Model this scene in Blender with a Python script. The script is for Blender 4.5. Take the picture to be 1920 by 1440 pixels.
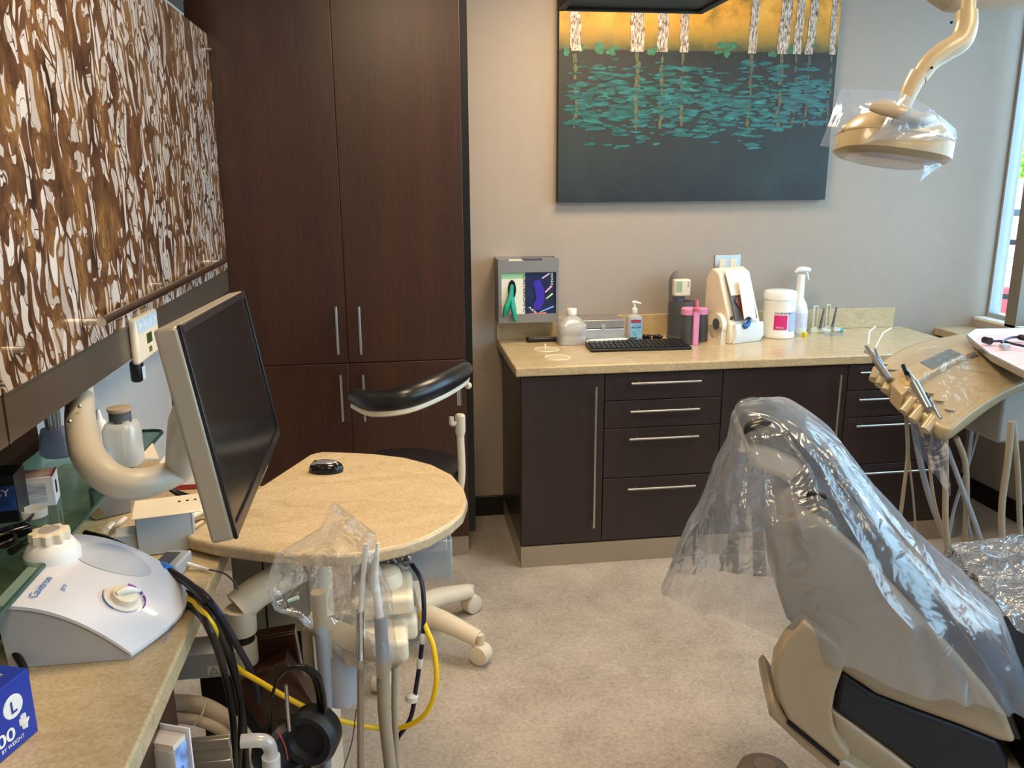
import bpy, bmesh, math, random
from mathutils import Vector, Matrix, noise
from math import sin, cos, pi, radians as R
random.seed(7)
for o in list(bpy.data.objects): bpy.data.objects.remove(o)
S = bpy.context.scene
COL = S.collection
V = Vector

# ------------------------------------------------------------------ camera, world, lights, exposure
CAM = V((0.0, -3.9528, 1.6756)); YAW, PITCH, ROLL, FPX = .1396, .2434, -.0057, 1558.08
fw = V((sin(YAW)*cos(PITCH), cos(YAW)*cos(PITCH), -sin(PITCH)))
r0 = V((cos(YAW), -sin(YAW), 0)); u0 = r0.cross(fw)
rt = cos(ROLL)*r0 + sin(ROLL)*u0; up = -sin(ROLL)*r0 + cos(ROLL)*u0
cd = bpy.data.cameras.new('camera'); cam = bpy.data.objects.new('camera', cd); COL.objects.link(cam)
cd.sensor_width = 36; cd.lens = 36*FPX/1920; cd.clip_start = .02; cd.clip_end = 300
m = Matrix((rt, up, -fw)).transposed().to_4x4(); m.translation = CAM; cam.matrix_world = m
S.camera = cam
S.view_settings.view_transform = 'Standard'; S.view_settings.look = 'None'
S.view_settings.gamma = 1; S.view_settings.use_curve_mapping = False
S.view_settings.exposure = 0.0
world = bpy.data.worlds.new('sky'); S.world = world; world.use_nodes = True
bg = world.node_tree.nodes['Background']; bg.inputs[0].default_value = (.50, .76, 1, 1); bg.inputs[1].default_value = 6.5
WARM = (1.0, .74, .46)
def area(name, loc, sx, sy, power, col, rot=(0, 0, 0), portal=False):
    l = bpy.data.lights.new(name, 'AREA'); l.shape = 'RECTANGLE'; l.size = sx; l.size_y = sy; l.energy = power; l.color = col
    o = bpy.data.objects.new(name, l); o.location = loc; o.rotation_euler = rot; COL.objects.link(o)
    if portal: l.cycles.is_portal = True
    return o
LAMPS = [(.95, -.85), (.1, -2.3), (1.9, -2.3), (.1, -4.2), (1.9, -4.2)]
LAMP_POWER = [34, 28, 15, 22, 12]
for (x, y), p in zip(LAMPS, LAMP_POWER): area('ceiling_light_glow', (x, y, 2.675), .5, .5, p, WARM)

# ------------------------------------------------------------------ helpers
def at(px, py, **k):
    d = fw + (px-960)/FPX*rt - (py-720)/FPX*up
    for a, i in (('x', 0), ('y', 1), ('z', 2)):
        if a in k: return CAM + d*((k[a]-CAM[i])/d[i])
    return CAM + d*k['d']
def xat(px, y, z=.914):          # x of the point at depth y and height z seen in column px
    a, b = -3.0, 6.0
    for _ in range(40):
        m_ = (a+b)/2; d = V((m_, y, z))-CAM
        if 960+FPX*d.dot(rt)/d.dot(fw) < px: a = m_
        else: b = m_
    return a
def H(s):
    s = s.lstrip('#'); c = [int(s[i:i+2], 16)/255 for i in (0, 2, 4)]
    return tuple((v/12.92 if v <= .04045 else ((v+.055)/1.055)**2.4) for v in c)+(1,)
MATS = {}
class NT:
    def __init__(s, name):
        s.m = bpy.data.materials.new(name); s.m.use_nodes = True; s.t = s.m.node_tree; s.b = s.t.nodes['Principled BSDF']; s.out = s.t.nodes['Material Output']
    def n(s, typ, ins=None, **k):
        x = s.t.nodes.new(typ)
        for a, v in k.items(): setattr(x, a, v)
        for a, v in (ins or {}).items():
            if isinstance(v, bpy.types.NodeSocket): s.t.links.new(v, x.inputs[a])
            else: x.inputs[a].default_value = v
        return x
    def l(s, a, b): s.t.links.new(a, b)
    def coords(s, scale=(1, 1, 1), rot=(0, 0, 0)):
        tc = s.n('ShaderNodeTexCoord'); return s.n('ShaderNodeMapping', {0: tc.outputs['Object'], 'Scale': scale, 'Rotation': rot}).outputs[0]
    def ramp(s, fac, stops):
        r = s.n('ShaderNodeValToRGB', {0: fac}); e = r.color_ramp.elements
        while len(e) < len(stops): e.new(.5)
        for i, (p, c) in enumerate(stops): e[i].position = p; e[i].color = c
        return r.outputs[0]
    def mix(s, f, a, b, typ='MIX'):
        x = s.n('ShaderNodeMix', data_type='RGBA', blend_type=typ)
        for i, v in ((0, f), (6, a), (7, b)):
            if isinstance(v, bpy.types.NodeSocket): s.l(v, x.inputs[i])
            else: x.inputs[i].default_value = v
        return x.outputs[2]
    def bump(s, h, strength=.2, dist=.002):
        b = s.n('ShaderNodeBump', {'Height': h, 'Strength': strength, 'Distance': dist}); s.l(b.outputs[0], s.b.inputs['Normal'])
def mat(name, col, rough=.5, metal=0, coat=0, alpha=1, trans=0, var=0, vscale=20, bump=0, bscale=200, emit=None, es=1, ior=1.45, stretch=(1, 1, 1)):
    if name in MATS: return MATS[name]
    t = NT(name); b = t.b; c = H(col)
    b.inputs['Base Color'].default_value = c; b.inputs['Roughness'].default_value = rough; b.inputs['Metallic'].default_value = metal
    b.inputs['Coat Weight'].default_value = coat; b.inputs['Alpha'].default_value = alpha; b.inputs['Transmission Weight'].default_value = trans; b.inputs['IOR'].default_value = ior
    if emit: b.inputs['Emission Color'].default_value = H(emit); b.inputs['Emission Strength'].default_value = es
    co = t.coords(stretch)
    nz = t.n('ShaderNodeTexNoise', {'Vector': co, 'Scale': vscale, 'Detail': 4})
    v = var or .03
    lo = tuple(max(0, x*(1-v)) for x in c[:3])+(1,); hi = tuple(min(1, x*(1+v)) for x in c[:3])+(1,)
    t.l(t.ramp(nz.outputs[0], [(.3, lo), (.7, hi)]), b.inputs['Base Color'])
    if bump:
        n2 = t.n('ShaderNodeTexNoise', {'Vector': co, 'Scale': bscale, 'Detail': 3}); t.bump(n2.outputs[0], bump)
    MATS[name] = t.m; return t.m

def film(name, haze=.12, col='dfe8f5', gl=.5, scale=9, bump=.6, rough=.12, base=.05):
    t = NT(name); t.t.nodes.remove(t.b)
    co = t.coords(); n1 = t.n('ShaderNodeTexNoise', {'Vector': co, 'Scale': scale, 'Detail': 3, 'Roughness': .5, 'Distortion': 1.2})
    bp = t.n('ShaderNodeBump', {'Height': n1.outputs[0], 'Strength': bump, 'Distance': .03})
    tr = t.n('ShaderNodeBsdfTransparent', {'Color': (1, 1, 1, 1)})
    df = t.n('ShaderNodeBsdfDiffuse', {'Color': H(col)}); tl = t.n('ShaderNodeBsdfTranslucent', {'Color': H(col)})
    g = t.n('ShaderNodeBsdfGlossy', {'Color': (1, 1, 1, 1), 'Roughness': rough, 'Normal': bp.outputs[0]})
    d2 = t.n('ShaderNodeMixShader', {0: .5, 1: df.outputs[0], 2: tl.outputs[0]})
    m1 = t.n('ShaderNodeMixShader', {0: haze, 1: tr.outputs[0], 2: d2.outputs[0]})
    lw = t.n('ShaderNodeLayerWeight', {'Blend': .35, 'Normal': bp.outputs[0]})
    f = t.n('ShaderNodeMath', {0: lw.outputs['Fresnel'], 1: gl}, operation='MULTIPLY')
    f2 = t.n('ShaderNodeMath', {0: f.outputs[0], 1: base}, operation='ADD'); f2.use_clamp = True
    m2 = t.n('ShaderNodeMixShader', {0: f2.outputs[0], 1: m1.outputs[0], 2: g.outputs[0]})
    t.l(m2.outputs[0], t.out.inputs[0]); MATS[name] = t.m; return t.m

def wood(name, dark, light, rough=.35, axis='z', sc=1, coat=0.1):
    t = NT(name); st = {'z': (38, 38, 1.3), 'x': (1.3, 38, 38), 'y': (38, 1.3, 38)}[axis]
    co = t.coords(tuple(v*sc for v in st))
    n1 = t.n('ShaderNodeTexNoise', {'Vector': co, 'Scale': 4, 'Detail': 6, 'Roughness': .65})
    n2 = t.n('ShaderNodeTexNoise', {'Vector': t.coords(tuple(v*sc*.08 for v in st)), 'Scale': 3, 'Detail': 2})
    c = t.ramp(n1.outputs[0], [(.32, H(dark)), (.68, H(light))]); c2 = t.mix(.35, c, t.ramp(n2.outputs[0], [(.3, H(dark)), (.7, H(light))]))
    t.l(c2, t.b.inputs['Base Color']); t.b.inputs['Roughness'].default_value = rough; t.b.inputs['Coat Weight'].default_value = coat; t.b.inputs['Coat Roughness'].default_value = .3
    t.bump(n1.outputs[0], .08, .001); MATS[name] = t.m; return t.m

def stone(name, rot=0, c=('94805f', 'b8a27c', 'cab794')):
    t = NT(name); co = t.coords((3.2, 7, 7), (0, 0, rot))
    n1 = t.n('ShaderNodeTexNoise', {'Vector': co, 'Scale': 2.2, 'Detail': 10, 'Roughness': .75, 'Distortion': 1.3})
    n2 = t.n('ShaderNodeTexNoise', {'Vector': t.coords((1, 1, 1)), 'Scale': 160, 'Detail': 2})
    base = t.ramp(n1.outputs[0], [(.28, H(c[0])), (.45, H(c[1])), (.7, H(c[2]))])
    t.l(t.mix(.22, base, t.ramp(n2.outputs[0], [(.35, H(c[0])), (.65, H('d8c8a6'))])), t.b.inputs['Base Color'])
    t.b.inputs['Roughness'].default_value = .24; t.bump(n2.outputs[0], .05, .0005); MATS[name] = t.m; return t.m

M_ = {}
M_['dark_wood'] = wood('dark_wenge_laminate', '21100a', '472818', .34)
M_['dark_wood_plum'] = wood('dark_wenge_base', '211716', '3a2a28', .36)
M_['counter'] = stone('travertine_laminate', 0)
M_['table'] = stone('travertine_worksurface', .9, ('9a8662', 'bba583', 'cab695'))
M_['wall'] = mat('painted_wall', 'a1968b', .85, bump=.08, bscale=350, var=.02)
M_['white_wall'] = mat('splash_wall', 'c9c6c2', .6, bump=.03)
M_['ceil'] = mat('ceiling_tile', 'd8d4cc', .9, var=.04)
M_['steel'] = mat('brushed_steel', 'c2bdb4', .3, 1, var=.06, vscale=60, stretch=(.2, 6, 6))
M_['kick'] = mat('brushed_kick_plate', 'b5aa98', .42, .75, var=.05, vscale=40, stretch=(.3, 8, 8))
M_['chrome'] = mat('chrome', 'd8d8d8', .1, 1)
M_['black'] = mat('black_plastic', '131316', .38)
M_['bezel'] = mat('black_gloss', '0b0c0e', .15)
M_['leather'] = mat('black_vinyl', '151518', .3, bump=.05, bscale=500)
M_['navy'] = mat('navy_vinyl', '141b26', .42, bump=.05, bscale=500)
M_['base_black'] = mat('black_baseboard', '0d0f11', .35)
M_['white'] = mat('white_plastic', 'e4e3de', .35)
M_['ivory'] = mat('ivory_plastic', 'ded3bd', .36)
M_['tan'] = mat('warm_grey_plastic', 'a0927b', .38, coat=.15)
M_['tan2'] = mat('delivery_tan_plastic', 'a69676', .32, coat=.2)
M_['grey'] = mat('grey_plastic', '9aa0a4', .4)
M_['hose'] = mat('taupe_hose', '9c907c', .45)
M_['hose_grey'] = mat('blue_grey_hose', '8d939c', .4)
M_['gap'] = mat('shadow_gap', '050404', .8)
M_['pink'] = mat('pink_plastic', 'd98cb5', .4)
M_['darkgrey'] = mat('charcoal_plastic', '4b4e54', .5)
M_['clear'] = film('clear_plastic', .22, 'e9eef0', .6, 6, .2, .1, .04)
M_['frost'] = film('frosted_plastic', .62, 'f4f5f3', .5, 6, .1, .25, .06)
M_['bag'] = film('thin_bag_film', .06, 'f3f1ea', .42, 11, .8, .09, .01)
M_['sheet'] = film('chair_cover_film', .25, 'c6d4ea', .6, 7, .75, .16, .05)
M_['sheet2'] = film('leg_cover_film', .30, 'b8cbe6', .8, 16, 1.0, .12, .10)
M_['blue_film'] = film('blue_barrier_film', .28, 'b8cfee', .5, 8, .3, .1, .05)
def glassmat():
    t = NT('shelf_glass'); t.t.nodes.remove(t.b)
    tr = t.n('ShaderNodeBsdfTransparent', {'Color': (.60, .74, .69, 1)}); g = t.n('ShaderNodeBsdfGlossy', {'Color': (.9, 1, .96, 1), 'Roughness': .04})
    fr = t.n('ShaderNodeLayerWeight', {'Blend': .25}); t.l(t.n('ShaderNodeMixShader', {0: t.n('ShaderNodeMath', {0: fr.outputs['Facing'], 1: 2.5}, operation='POWER').outputs[0], 1: tr.outputs[0], 2: g.outputs[0]}).outputs[0], t.out.inputs[0]); return t.m
M_['glass'] = glassmat()
M_['glass_edge'] = mat('glass_edge_green', '2f4a42', .1)
def winglass():
    t = NT('window_glass'); t.t.nodes.remove(t.b)
    tr = t.n('ShaderNodeBsdfTransparent', {'Color': (.97, 1, 1, 1)}); g = t.n('ShaderNodeBsdfGlossy', {'Color': (1, 1, 1, 1), 'Roughness': .01})
    fr = t.n('ShaderNodeLayerWeight', {'Blend': .25}); t.l(t.n('ShaderNodeMixShader', {0: t.n('ShaderNodeMath', {0: fr.outputs['Facing'], 1: 4.0}, operation='POWER').outputs[0], 1: tr.outputs[0], 2: g.outputs[0]}).outputs[0], t.out.inputs[0]); return t.m
M_['pane'] = winglass()

class MB:
    def __init__(s): s.b = bmesh.new()
    def box(s, c, size, rot=None):
        q = bmesh.ops.create_cube(s.b, size=1)['verts']; mt = Matrix.Translation(V(c)) @ (rot.to_4x4() if rot else Matrix()) @ Matrix.Diagonal((*size, 1))
        bmesh.ops.transform(s.b, matrix=mt, verts=q); return s
    def b2(s, lo, hi): return s.box([(a+b)/2 for a, b in zip(lo, hi)], [abs(b-a) for a, b in zip(lo, hi)])
    def loft(s, rings, cap=True, closed=True):
        vs = [[s.b.verts.new(p) for p in r] for r in rings]; n = len(vs[0])
        for a, b in zip(vs, vs[1:]):
            for i in range(n if closed else n-1):
                j = (i+1) % n
                try: s.b.faces.new((a[i], a[j], b[j], b[i]))
                except ValueError: pass
        if cap:
            for r in (vs[0][::-1], vs[-1]):
                try: s.b.faces.new(r)
                except ValueError: pass
        return s
    def tube(s, pts, r, seg=10, smooth=True, cap=True, flat=1):
        pts = [V(p) for p in pts]; rr = r if isinstance(r, (list, tuple)) else [r]*len(pts)
        if smooth and len(pts) > 2: pts, rr = spline(pts, rr)
        rings = []; prev = None
        for i, p in enumerate(pts):
            t = (pts[min(i+1, len(pts)-1)]-pts[max(i-1, 0)]).normalized()
            if prev is None: a = t.orthogonal().normalized()
            else: a = (prev - t*prev.dot(t)).normalized()
            prev = a; b = t.cross(a)
            rings.append([p+(a*cos(2*pi*k/seg)+b*sin(2*pi*k/seg)*flat)*rr[i] for k in range(seg)])
        return s.loft(rings, cap)
    def cyl(s, a, b, r, r2=None, seg=24): return s.tube([a, b], [r, r if r2 is None else r2], seg, False)
    def lathe(s, prof, o, axis=(0, 0, 1), seg=28, sq=None):
        ax = V(axis).normalized(); a = V((1, 0, 0)) if abs(ax.z) > .99 else V((0, 0, 1)).cross(ax).normalized(); b = ax.cross(a)
        rings = []
        for r, h in prof:
            ring = []
            for k in range(seg):
                t = 2*pi*k/seg; cx, cy = cos(t), sin(t)
                if sq: e = 2/sq; cx = math.copysign(abs(cx)**e, cx); cy = math.copysign(abs(cy)**e, cy)
                ring.append(V(o)+ax*h+(a*cx+b*cy)*r)
            rings.append(ring)
        return s.loft(rings)
    def prism(s, pts, ext):
        e = V(ext); return s.loft([[V(p) for p in pts], [V(p)+e for p in pts]])
    def grid(s, fn, nu, nv, closeu=False):
        vs = [[s.b.verts.new(fn(i/nu, j/nv)) for i in range(nu+(0 if closeu else 1))] for j in range(nv+1)]
        for j in range(nv):
            for i in range(nu):
                k = (i+1) % nu if closeu else i+1
                s.b.faces.new((vs[j][i], vs[j][k], vs[j+1][k], vs[j+1][i]))
        return s
    def sph(s, c, r, seg=20):
        r = V((r, r, r)) if not hasattr(r, '__len__') else V(r)
        q = bmesh.ops.create_uvsphere(s.b, u_segments=seg, v_segments=seg//2+2, radius=1)['verts']
        bmesh.ops.transform(s.b, matrix=Matrix.Translation(V(c)) @ Matrix.Diagonal((*r, 1)), verts=q); return s
    def build(s, name, m, parent=None, bevel=0, sub=0, local=False, flat=False, label=None, solid=0, seg=2, doubles=False):
        if doubles: bmesh.ops.remove_doubles(s.b, verts=s.b.verts, dist=1e-5)
        bmesh.ops.recalc_face_normals(s.b, faces=s.b.faces)
        W = Matrix(); p = parent
        while p is not None: W = p.matrix_basis @ W; p = p.parent
        if parent is not None and not local: bmesh.ops.transform(s.b, matrix=W.inverted(), verts=s.b.verts)
        me = bpy.data.meshes.new(name); s.b.to_mesh(me); s.b.free()
        me.materials.append(M_[m] if isinstance(m, str) else m)
        if not flat:
            me.shade_smooth()
            if not sub: me.set_sharp_from_angle(angle=R(38))
        o = bpy.data.objects.new(name, me); COL.objects.link(o); o.parent = parent
        if solid: md = o.modifiers.new('t', 'SOLIDIFY'); md.thickness = solid; md.offset = 0
        if bevel: md = o.modifiers.new('b', 'BEVEL'); md.width = bevel; md.segments = seg; md.limit_method = 'ANGLE'; md.angle_limit = R(40)
        if sub: md = o.modifiers.new('s', 'SUBSURF'); md.levels = sub; md.render_levels = sub
        if label: o['label'] = label
        return o
def spline(pts, rr, n=7):
    P = [pts[0]*2-pts[1]]+pts+[pts[-1]*2-pts[-2]]; Rr = [rr[0]]+list(rr)+[rr[-1]]; o = []; q = []
    for i in range(1, len(P)-2):
        for k in range(n):
            t = k/n; a, b, c, d = P[i-1:i+3]
            o.append(.5*((2*b)+(c-a)*t+(2*a-5*b+4*c-d)*t*t+(-a+3*b-3*c+d)*t**3)); q.append(Rr[i]*(1-t)+Rr[i+1]*t)
    o.append(pts[-1]); q.append(rr[-1]); return o, q
def tag(o, label, cat, group=None):
    o['label'] = label; o['category'] = cat
    if group: o['group'] = group
    return o
def thing(name, label, cat, loc=(0, 0, 0), rz=0, group=None):
    o = bpy.data.objects.new(name, None); o.empty_display_size = .05; COL.objects.link(o); o.location = loc; o.rotation_euler = (0, 0, rz)
    o.matrix_basis = Matrix.Translation(V(loc)) @ Matrix.Rotation(rz, 4, 'Z')
    return tag(o, label, cat, group)
def struct(name, mb, m, **k):
    o = mb.build(name, m, **k); o['kind'] = 'structure'; return o
def kids(o): return [c for c in bpy.data.objects if c.parent == o]
def dup(o, loc, rz=None, label=None):
    def cp(x, par):
        c = x.copy(); COL.objects.link(c); c.parent = par
        for ch in kids(x): cp(ch, c)
        return c
    c = cp(o, None); c.location = loc
    if rz is not None: c.rotation_euler = (0, 0, rz)
    if label: c['label'] = label
    return c
def text(body, o, xd, yd, h, m, parent, width=None, name='lettering', bold=0, ext=.0004):
    cu = bpy.data.curves.new('t', 'FONT'); cu.body = body; cu.size = 1; cu.extrude = 0; cu.offset = bold
    ob = bpy.data.objects.new('t', cu); COL.objects.link(ob)
    dg = bpy.context.evaluated_depsgraph_get(); me = bpy.data.meshes.new_from_object(ob.evaluated_get(dg))
    bpy.data.objects.remove(ob)
    b = bmesh.new(); b.from_mesh(me); bpy.data.meshes.remove(me)
    xs = [v.co.x for v in b.verts]; ys = [v.co.y for v in b.verts]; x0, x1, y0, y1 = min(xs), max(xs), min(ys), max(ys)
    X = V(xd).normalized(); Y = V(yd); Y = (Y-X*Y.dot(X)).normalized(); N = X.cross(Y); sy = h/(y1-y0); sx = width/(x1-x0) if width else sy
    for v in b.verts: v.co = V(o)+X*(v.co.x-x0)*sx+Y*(v.co.y-y0)*sy+N*ext
    q = MB(); q.b.free(); q.b = b
    return q.build(name, m, parent, flat=True)

# ------------------------------------------------------------------ the room
XL, XR, YB, YF, ZC = -.93, 3.017, 0.0, -5.6, 2.7
def floormat():
    t = NT('mottled_vinyl_floor'); co = t.coords()
    a = t.n('ShaderNodeTexNoise', {'Vector': co, 'Scale': 5, 'Detail': 9, 'Roughness': .75}); b = t.n('ShaderNodeTexNoise', {'Vector': co, 'Scale': 70, 'Detail': 6, 'Roughness': .8}); 
    w = t.n('ShaderNodeTexNoise', {'Vector': t.coords((60, 400, 1), (0, 0, .5)), 'Scale': 1.2, 'Detail': 4})
    c = t.mix(.5, t.ramp(a.outputs[0], [(.34, H('8d8377')), (.64, H('cdc4b9'))]), t.ramp(b.outputs[0], [(.36, H('7d7369')), (.64, H('cfc6ba'))]))
    c = t.mix(.18, c, t.ramp(w.outputs[0], [(.4, H('6a6056')), (.6, H('c8beb0'))]))
    t.l(c, t.b.inputs['Base Color']); t.b.inputs['Roughness'].default_value = .42; t.bump(b.outputs[0], .04, .0006); return t.m
struct('floor', MB().b2((XL-.1, YF-.1, -.1), (XR+.15, YB+.1, 0)), floormat())
struct('ceiling', MB().b2((XL-.1, YF-.1, ZC), (XR+.15, YB+.1, ZC+.1)), 'ceil')
struct('wall_back', MB().b2((XL-.1, YB, 0), (XR+.15, YB+.12, ZC)), 'wall')
struct('wall_front', MB().b2((XL-.1, YF-.12, 0), (XR+.15, YF, ZC)), 'wall')
struct('wall_left', MB().b2((XL-.12, YF, 0), (XL, YB, ZC)), 'white_wall')
SZ, TZ = .94, 2.62
rw = MB().b2((XR, YF, 0), (XR+.12, YB, SZ)).b2((XR, YF, TZ), (XR+.12, YB, ZC))
struct('wall_right', rw, 'wall')
struct('baseboard_back', MB().b2((XL, -.014, 0), (XR, 0, .105)), 'base_black', bevel=.003)
struct('baseboard_right', MB().b2((XR-.014, YF, 0), (XR, -.014, .105)), 'base_black', bevel=.003)
struct('trim_sill', MB().b2((XR, YF, SZ), (XR+.085, -.001, SZ+.012)), 'white')
edges = [-.005, -.27, -1.5, -2.75, -4.0, -5.3]
mull = mat('window_mullion_bronze', '6f675b', .5)
for i, (a, b) in enumerate(zip(edges, edges[1:])):
    fr = MB(); x0, x1 = XR+.07, XR+.12
    fr.b2((x0, a-.012, SZ), (x1, a, TZ)).b2((x0, b+.045, SZ+.012), (x1, b+.057, TZ)).b2((x0, b+.057, SZ+.012), (x1, a-.012, SZ+.035)).b2((x0, b+.057, TZ-.03), (x1, a-.012, TZ))
    w = struct('window_%d' % (i+1), fr, 'grey')
    MB().b2((XR+.095, b+.055, SZ+.03), (XR+.099, a-.01, TZ-.02)).build('pane', 'pane', w)
    struct('trim_%d' % (i+1), MB().b2((XR, b-.03, SZ), (XR+.12, b+.045, TZ)), mull)
struct('trim_ledge', MB().b2((2.80, YF, .862), (XR, -.001, .90)), 'counter', bevel=.003)
for x, y in LAMPS:
    t = thing('ceiling_light', 'square ceiling light panel set in the ceiling above the room', 'ceiling light', (x, y, ZC-.03), group='square ceiling lights')
    MB().b2((x-.3, y-.3, ZC-.012), (x+.3, y+.3, ZC)).build('frame', 'white', t, bevel=.002)

# outside
GZ = -4.2
tarmac = mat('pale_parking_lot', 'cfcfcf', .9)
struct('floor_outside', MB().b2((6, -60, GZ-.1), (260, 260, GZ)), tarmac)
def car(name, label, loc, rz, col, L=4.5, h=1.5, truck=False):
    t = thing(name, label, 'car', loc, rz)
    pr = [(-L/2, .3), (-L/2, .85), (-L/2+.15, .95), (-L*.22, 1.0), (-L*.08, h), (L*.28, h), (L*.42, 1.0), (L/2-.1, .92), (L/2, .7), (L/2, .3)]
    if truck: pr = [(-L/2, .4), (-L/2, 1.0), (-L*.2, 1.08), (-L*.1, h), (L*.12, h), (L*.16, 1.08), (L/2, 1.08), (L/2, .4)]
    MB().prism([(a, -.85, z) for a, z in pr], (0, 1.7, 0)).build('body', mat(name+'_paint', col, .25, coat=.5), t, bevel=.08, local=True)
    a0 = -L*.06; a1 = L*.28 if not truck else L*.1
    for s in (-1, 1):
        MB().prism([(a0-.25, s*.86, 1.02), (a0, s*.8, h-.08), (a1-.1, s*.8, h-.08), (a1+.18, s*.86, 1.02)], (0, .02*s, 0)).build('window', 'bezel', t, local=True)
        for a in (-L*.3, L*.3): MB().cyl((a, s*.7, .32), (a, s*.88, .32), .32).build('wheel', 'black', t, local=True)
    return t
c1 = at(1884, 602, z=GZ); car('red_car', 'red car parked outside low behind the narrow window pane', (c1.x, c1.y, GZ), R(-40), 'c23a3a')
c2 = at(1890, 484, z=GZ); car('white_pickup', 'white pickup truck parked farther across the lot', (c2.x, c2.y, GZ), R(-40), 'e8e8e8', 5.4, 1.85, True)
c3 = at(1905, 404, z=GZ)
t = thing('building', 'low white building far across the parking lot', 'building', (c3.x, c3.y, GZ), R(-38))
MB().b2((-30, 0, 0), (30, 12, 4.6)).build('wall', 'white', t, local=True); MB().b2((-30.4, -.4, 4.6), (30.4, 12, 5.2)).build('roof', 'grey', t, local=True)
MB().b2((-30, -2, 0), (30, 0, .9)).build('hedge', 'darkgrey', t, local=True)
leafm = mat('yellow_green_leaves', '9fc04a', .8, var=.5, vscale=1)  # yellow-green foliage, tone varied at random
c4 = at(1912, 396, d=205)
t = thing('tree', 'leafy green tree behind the white building outside', 'tree', (c4.x, c4.y, GZ))
tb = MB(); tb.cyl((0, 0, 0), (0, 0, 6), .4); tb.build('trunk', mat('bark', '5c4a3a', .9), t, local=True)
tb = MB()
for k in range(40): tb.sph((random.uniform(-9, 9), random.uniform(-4, 4), random.uniform(4.2, 12.5)), random.uniform(1.4, 2.6), 10)
for v in tb.b.verts: v.co += V((noise.noise(v.co*1.3), noise.noise(v.co*1.3+V((9, 0, 0))), noise.noise(v.co*1.3+V((0, 9, 0)))))*.8
tb.build('foliage', leafm, t, local=True)
p0 = at(1900, 560, d=9)
tag(MB().tube([(p0.x, p0.y, GZ), (p0.x, p0.y, 3.4)], .03, smooth=False).build('frame_strip_post', 'white'), 'slender white pole outside, standing in for the white inner strip of the window frame', 'pole')  # post outside the pane stands in for the frame's white inner strip

# ------------------------------------------------------------------ tall cabinet
def handle(parent, p0, p1, out, r=.0055, m='steel', inset=.035, name='handle'):
    p0, p1, out = V(p0), V(p1), V(out); d = (p1-p0).normalized()
    b = MB().cyl(p0, p1, r, seg=14)
    for q in (p0+d*inset, p1-d*inset): b.cyl(q-out, q, r*.8, seg=10)
    return b.build(name, m, parent)
YT = -.477; XT = .289; XG = -.204
t = thing('tall_cabinet', 'tall dark wenge cabinet with four doors standing by the back wall', 'cabinet', (XG, YT, 0))
MB().b2((XL+.002, YT+.021, .1), (XT, -.016, 2.62)).build('body', 'dark_wood', t)
MB().b2((XL+.002, YT+.03, 0), (XT, -.016, .0995)).build('kick_plate', 'kick', t)
zs = .922
for (xa, xb, za, zb, hx, hz) in ((XL+.003, XG-.0015, .104, zs-.002, XG-.045, (.735, .9)), (XG+.0015, XT, .104, zs-.002, XG+.045, (.735, .9)), (XL+.003, XG-.0015, zs+.002, 2.62, XG-.045, (.95, 1.2)), (XG+.0015, XT, zs+.002, 2.62, XG+.045, (.95, 1.2))):
    d = MB().b2((xa, YT, za), (xb, YT+.019, zb)).build('door', 'dark_wood', t, bevel=.0015)
    up_ = za > .5
    pxh = (632 if hx < XG else 675) if up_ else (641 if hx < XG else 683)
    za_, zb_ = (at(pxh, 665, y=YT-.03).z, at(pxh, 575, y=YT-.03).z) if up_ else (at(pxh, 790, y=YT-.03).z, at(pxh, 703, y=YT-.03).z)
    xh = at(pxh, 620 if up_ else 745, y=YT-.03).x
    handle(d, (xh, YT-.03, za_), (xh, YT-.03, zb_), (0, -.03, 0))
tag(MB().b2((XT+.001, -.42, .1), (XT+.035, -.016, 2.62)).build('filler_panel', 'base_black'), 'black filler panel beside the tall cabinet against the wall', 'panel')

# ------------------------------------------------------------------ base cabinets and worktop on the back wall
YC = -.62; X0 = .505; X1 = 2.585
t0 = thing('worktop', 'long beige travertine worktop laid on the base cabinets', 'worktop', (1.5, -.3, .874))
wt = MB().b2((.48, -.648, .874), (2.6, -.001, .914))
wo = wt.build('top', 'counter', t0, bevel=.006)
tag(MB().b2((.48, -.02, .9142), (2.55, -.001, 1.016)).build('backsplash', 'counter', bevel=.002), 'low beige backsplash strip standing along the wall behind the worktop', 'backsplash')
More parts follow.
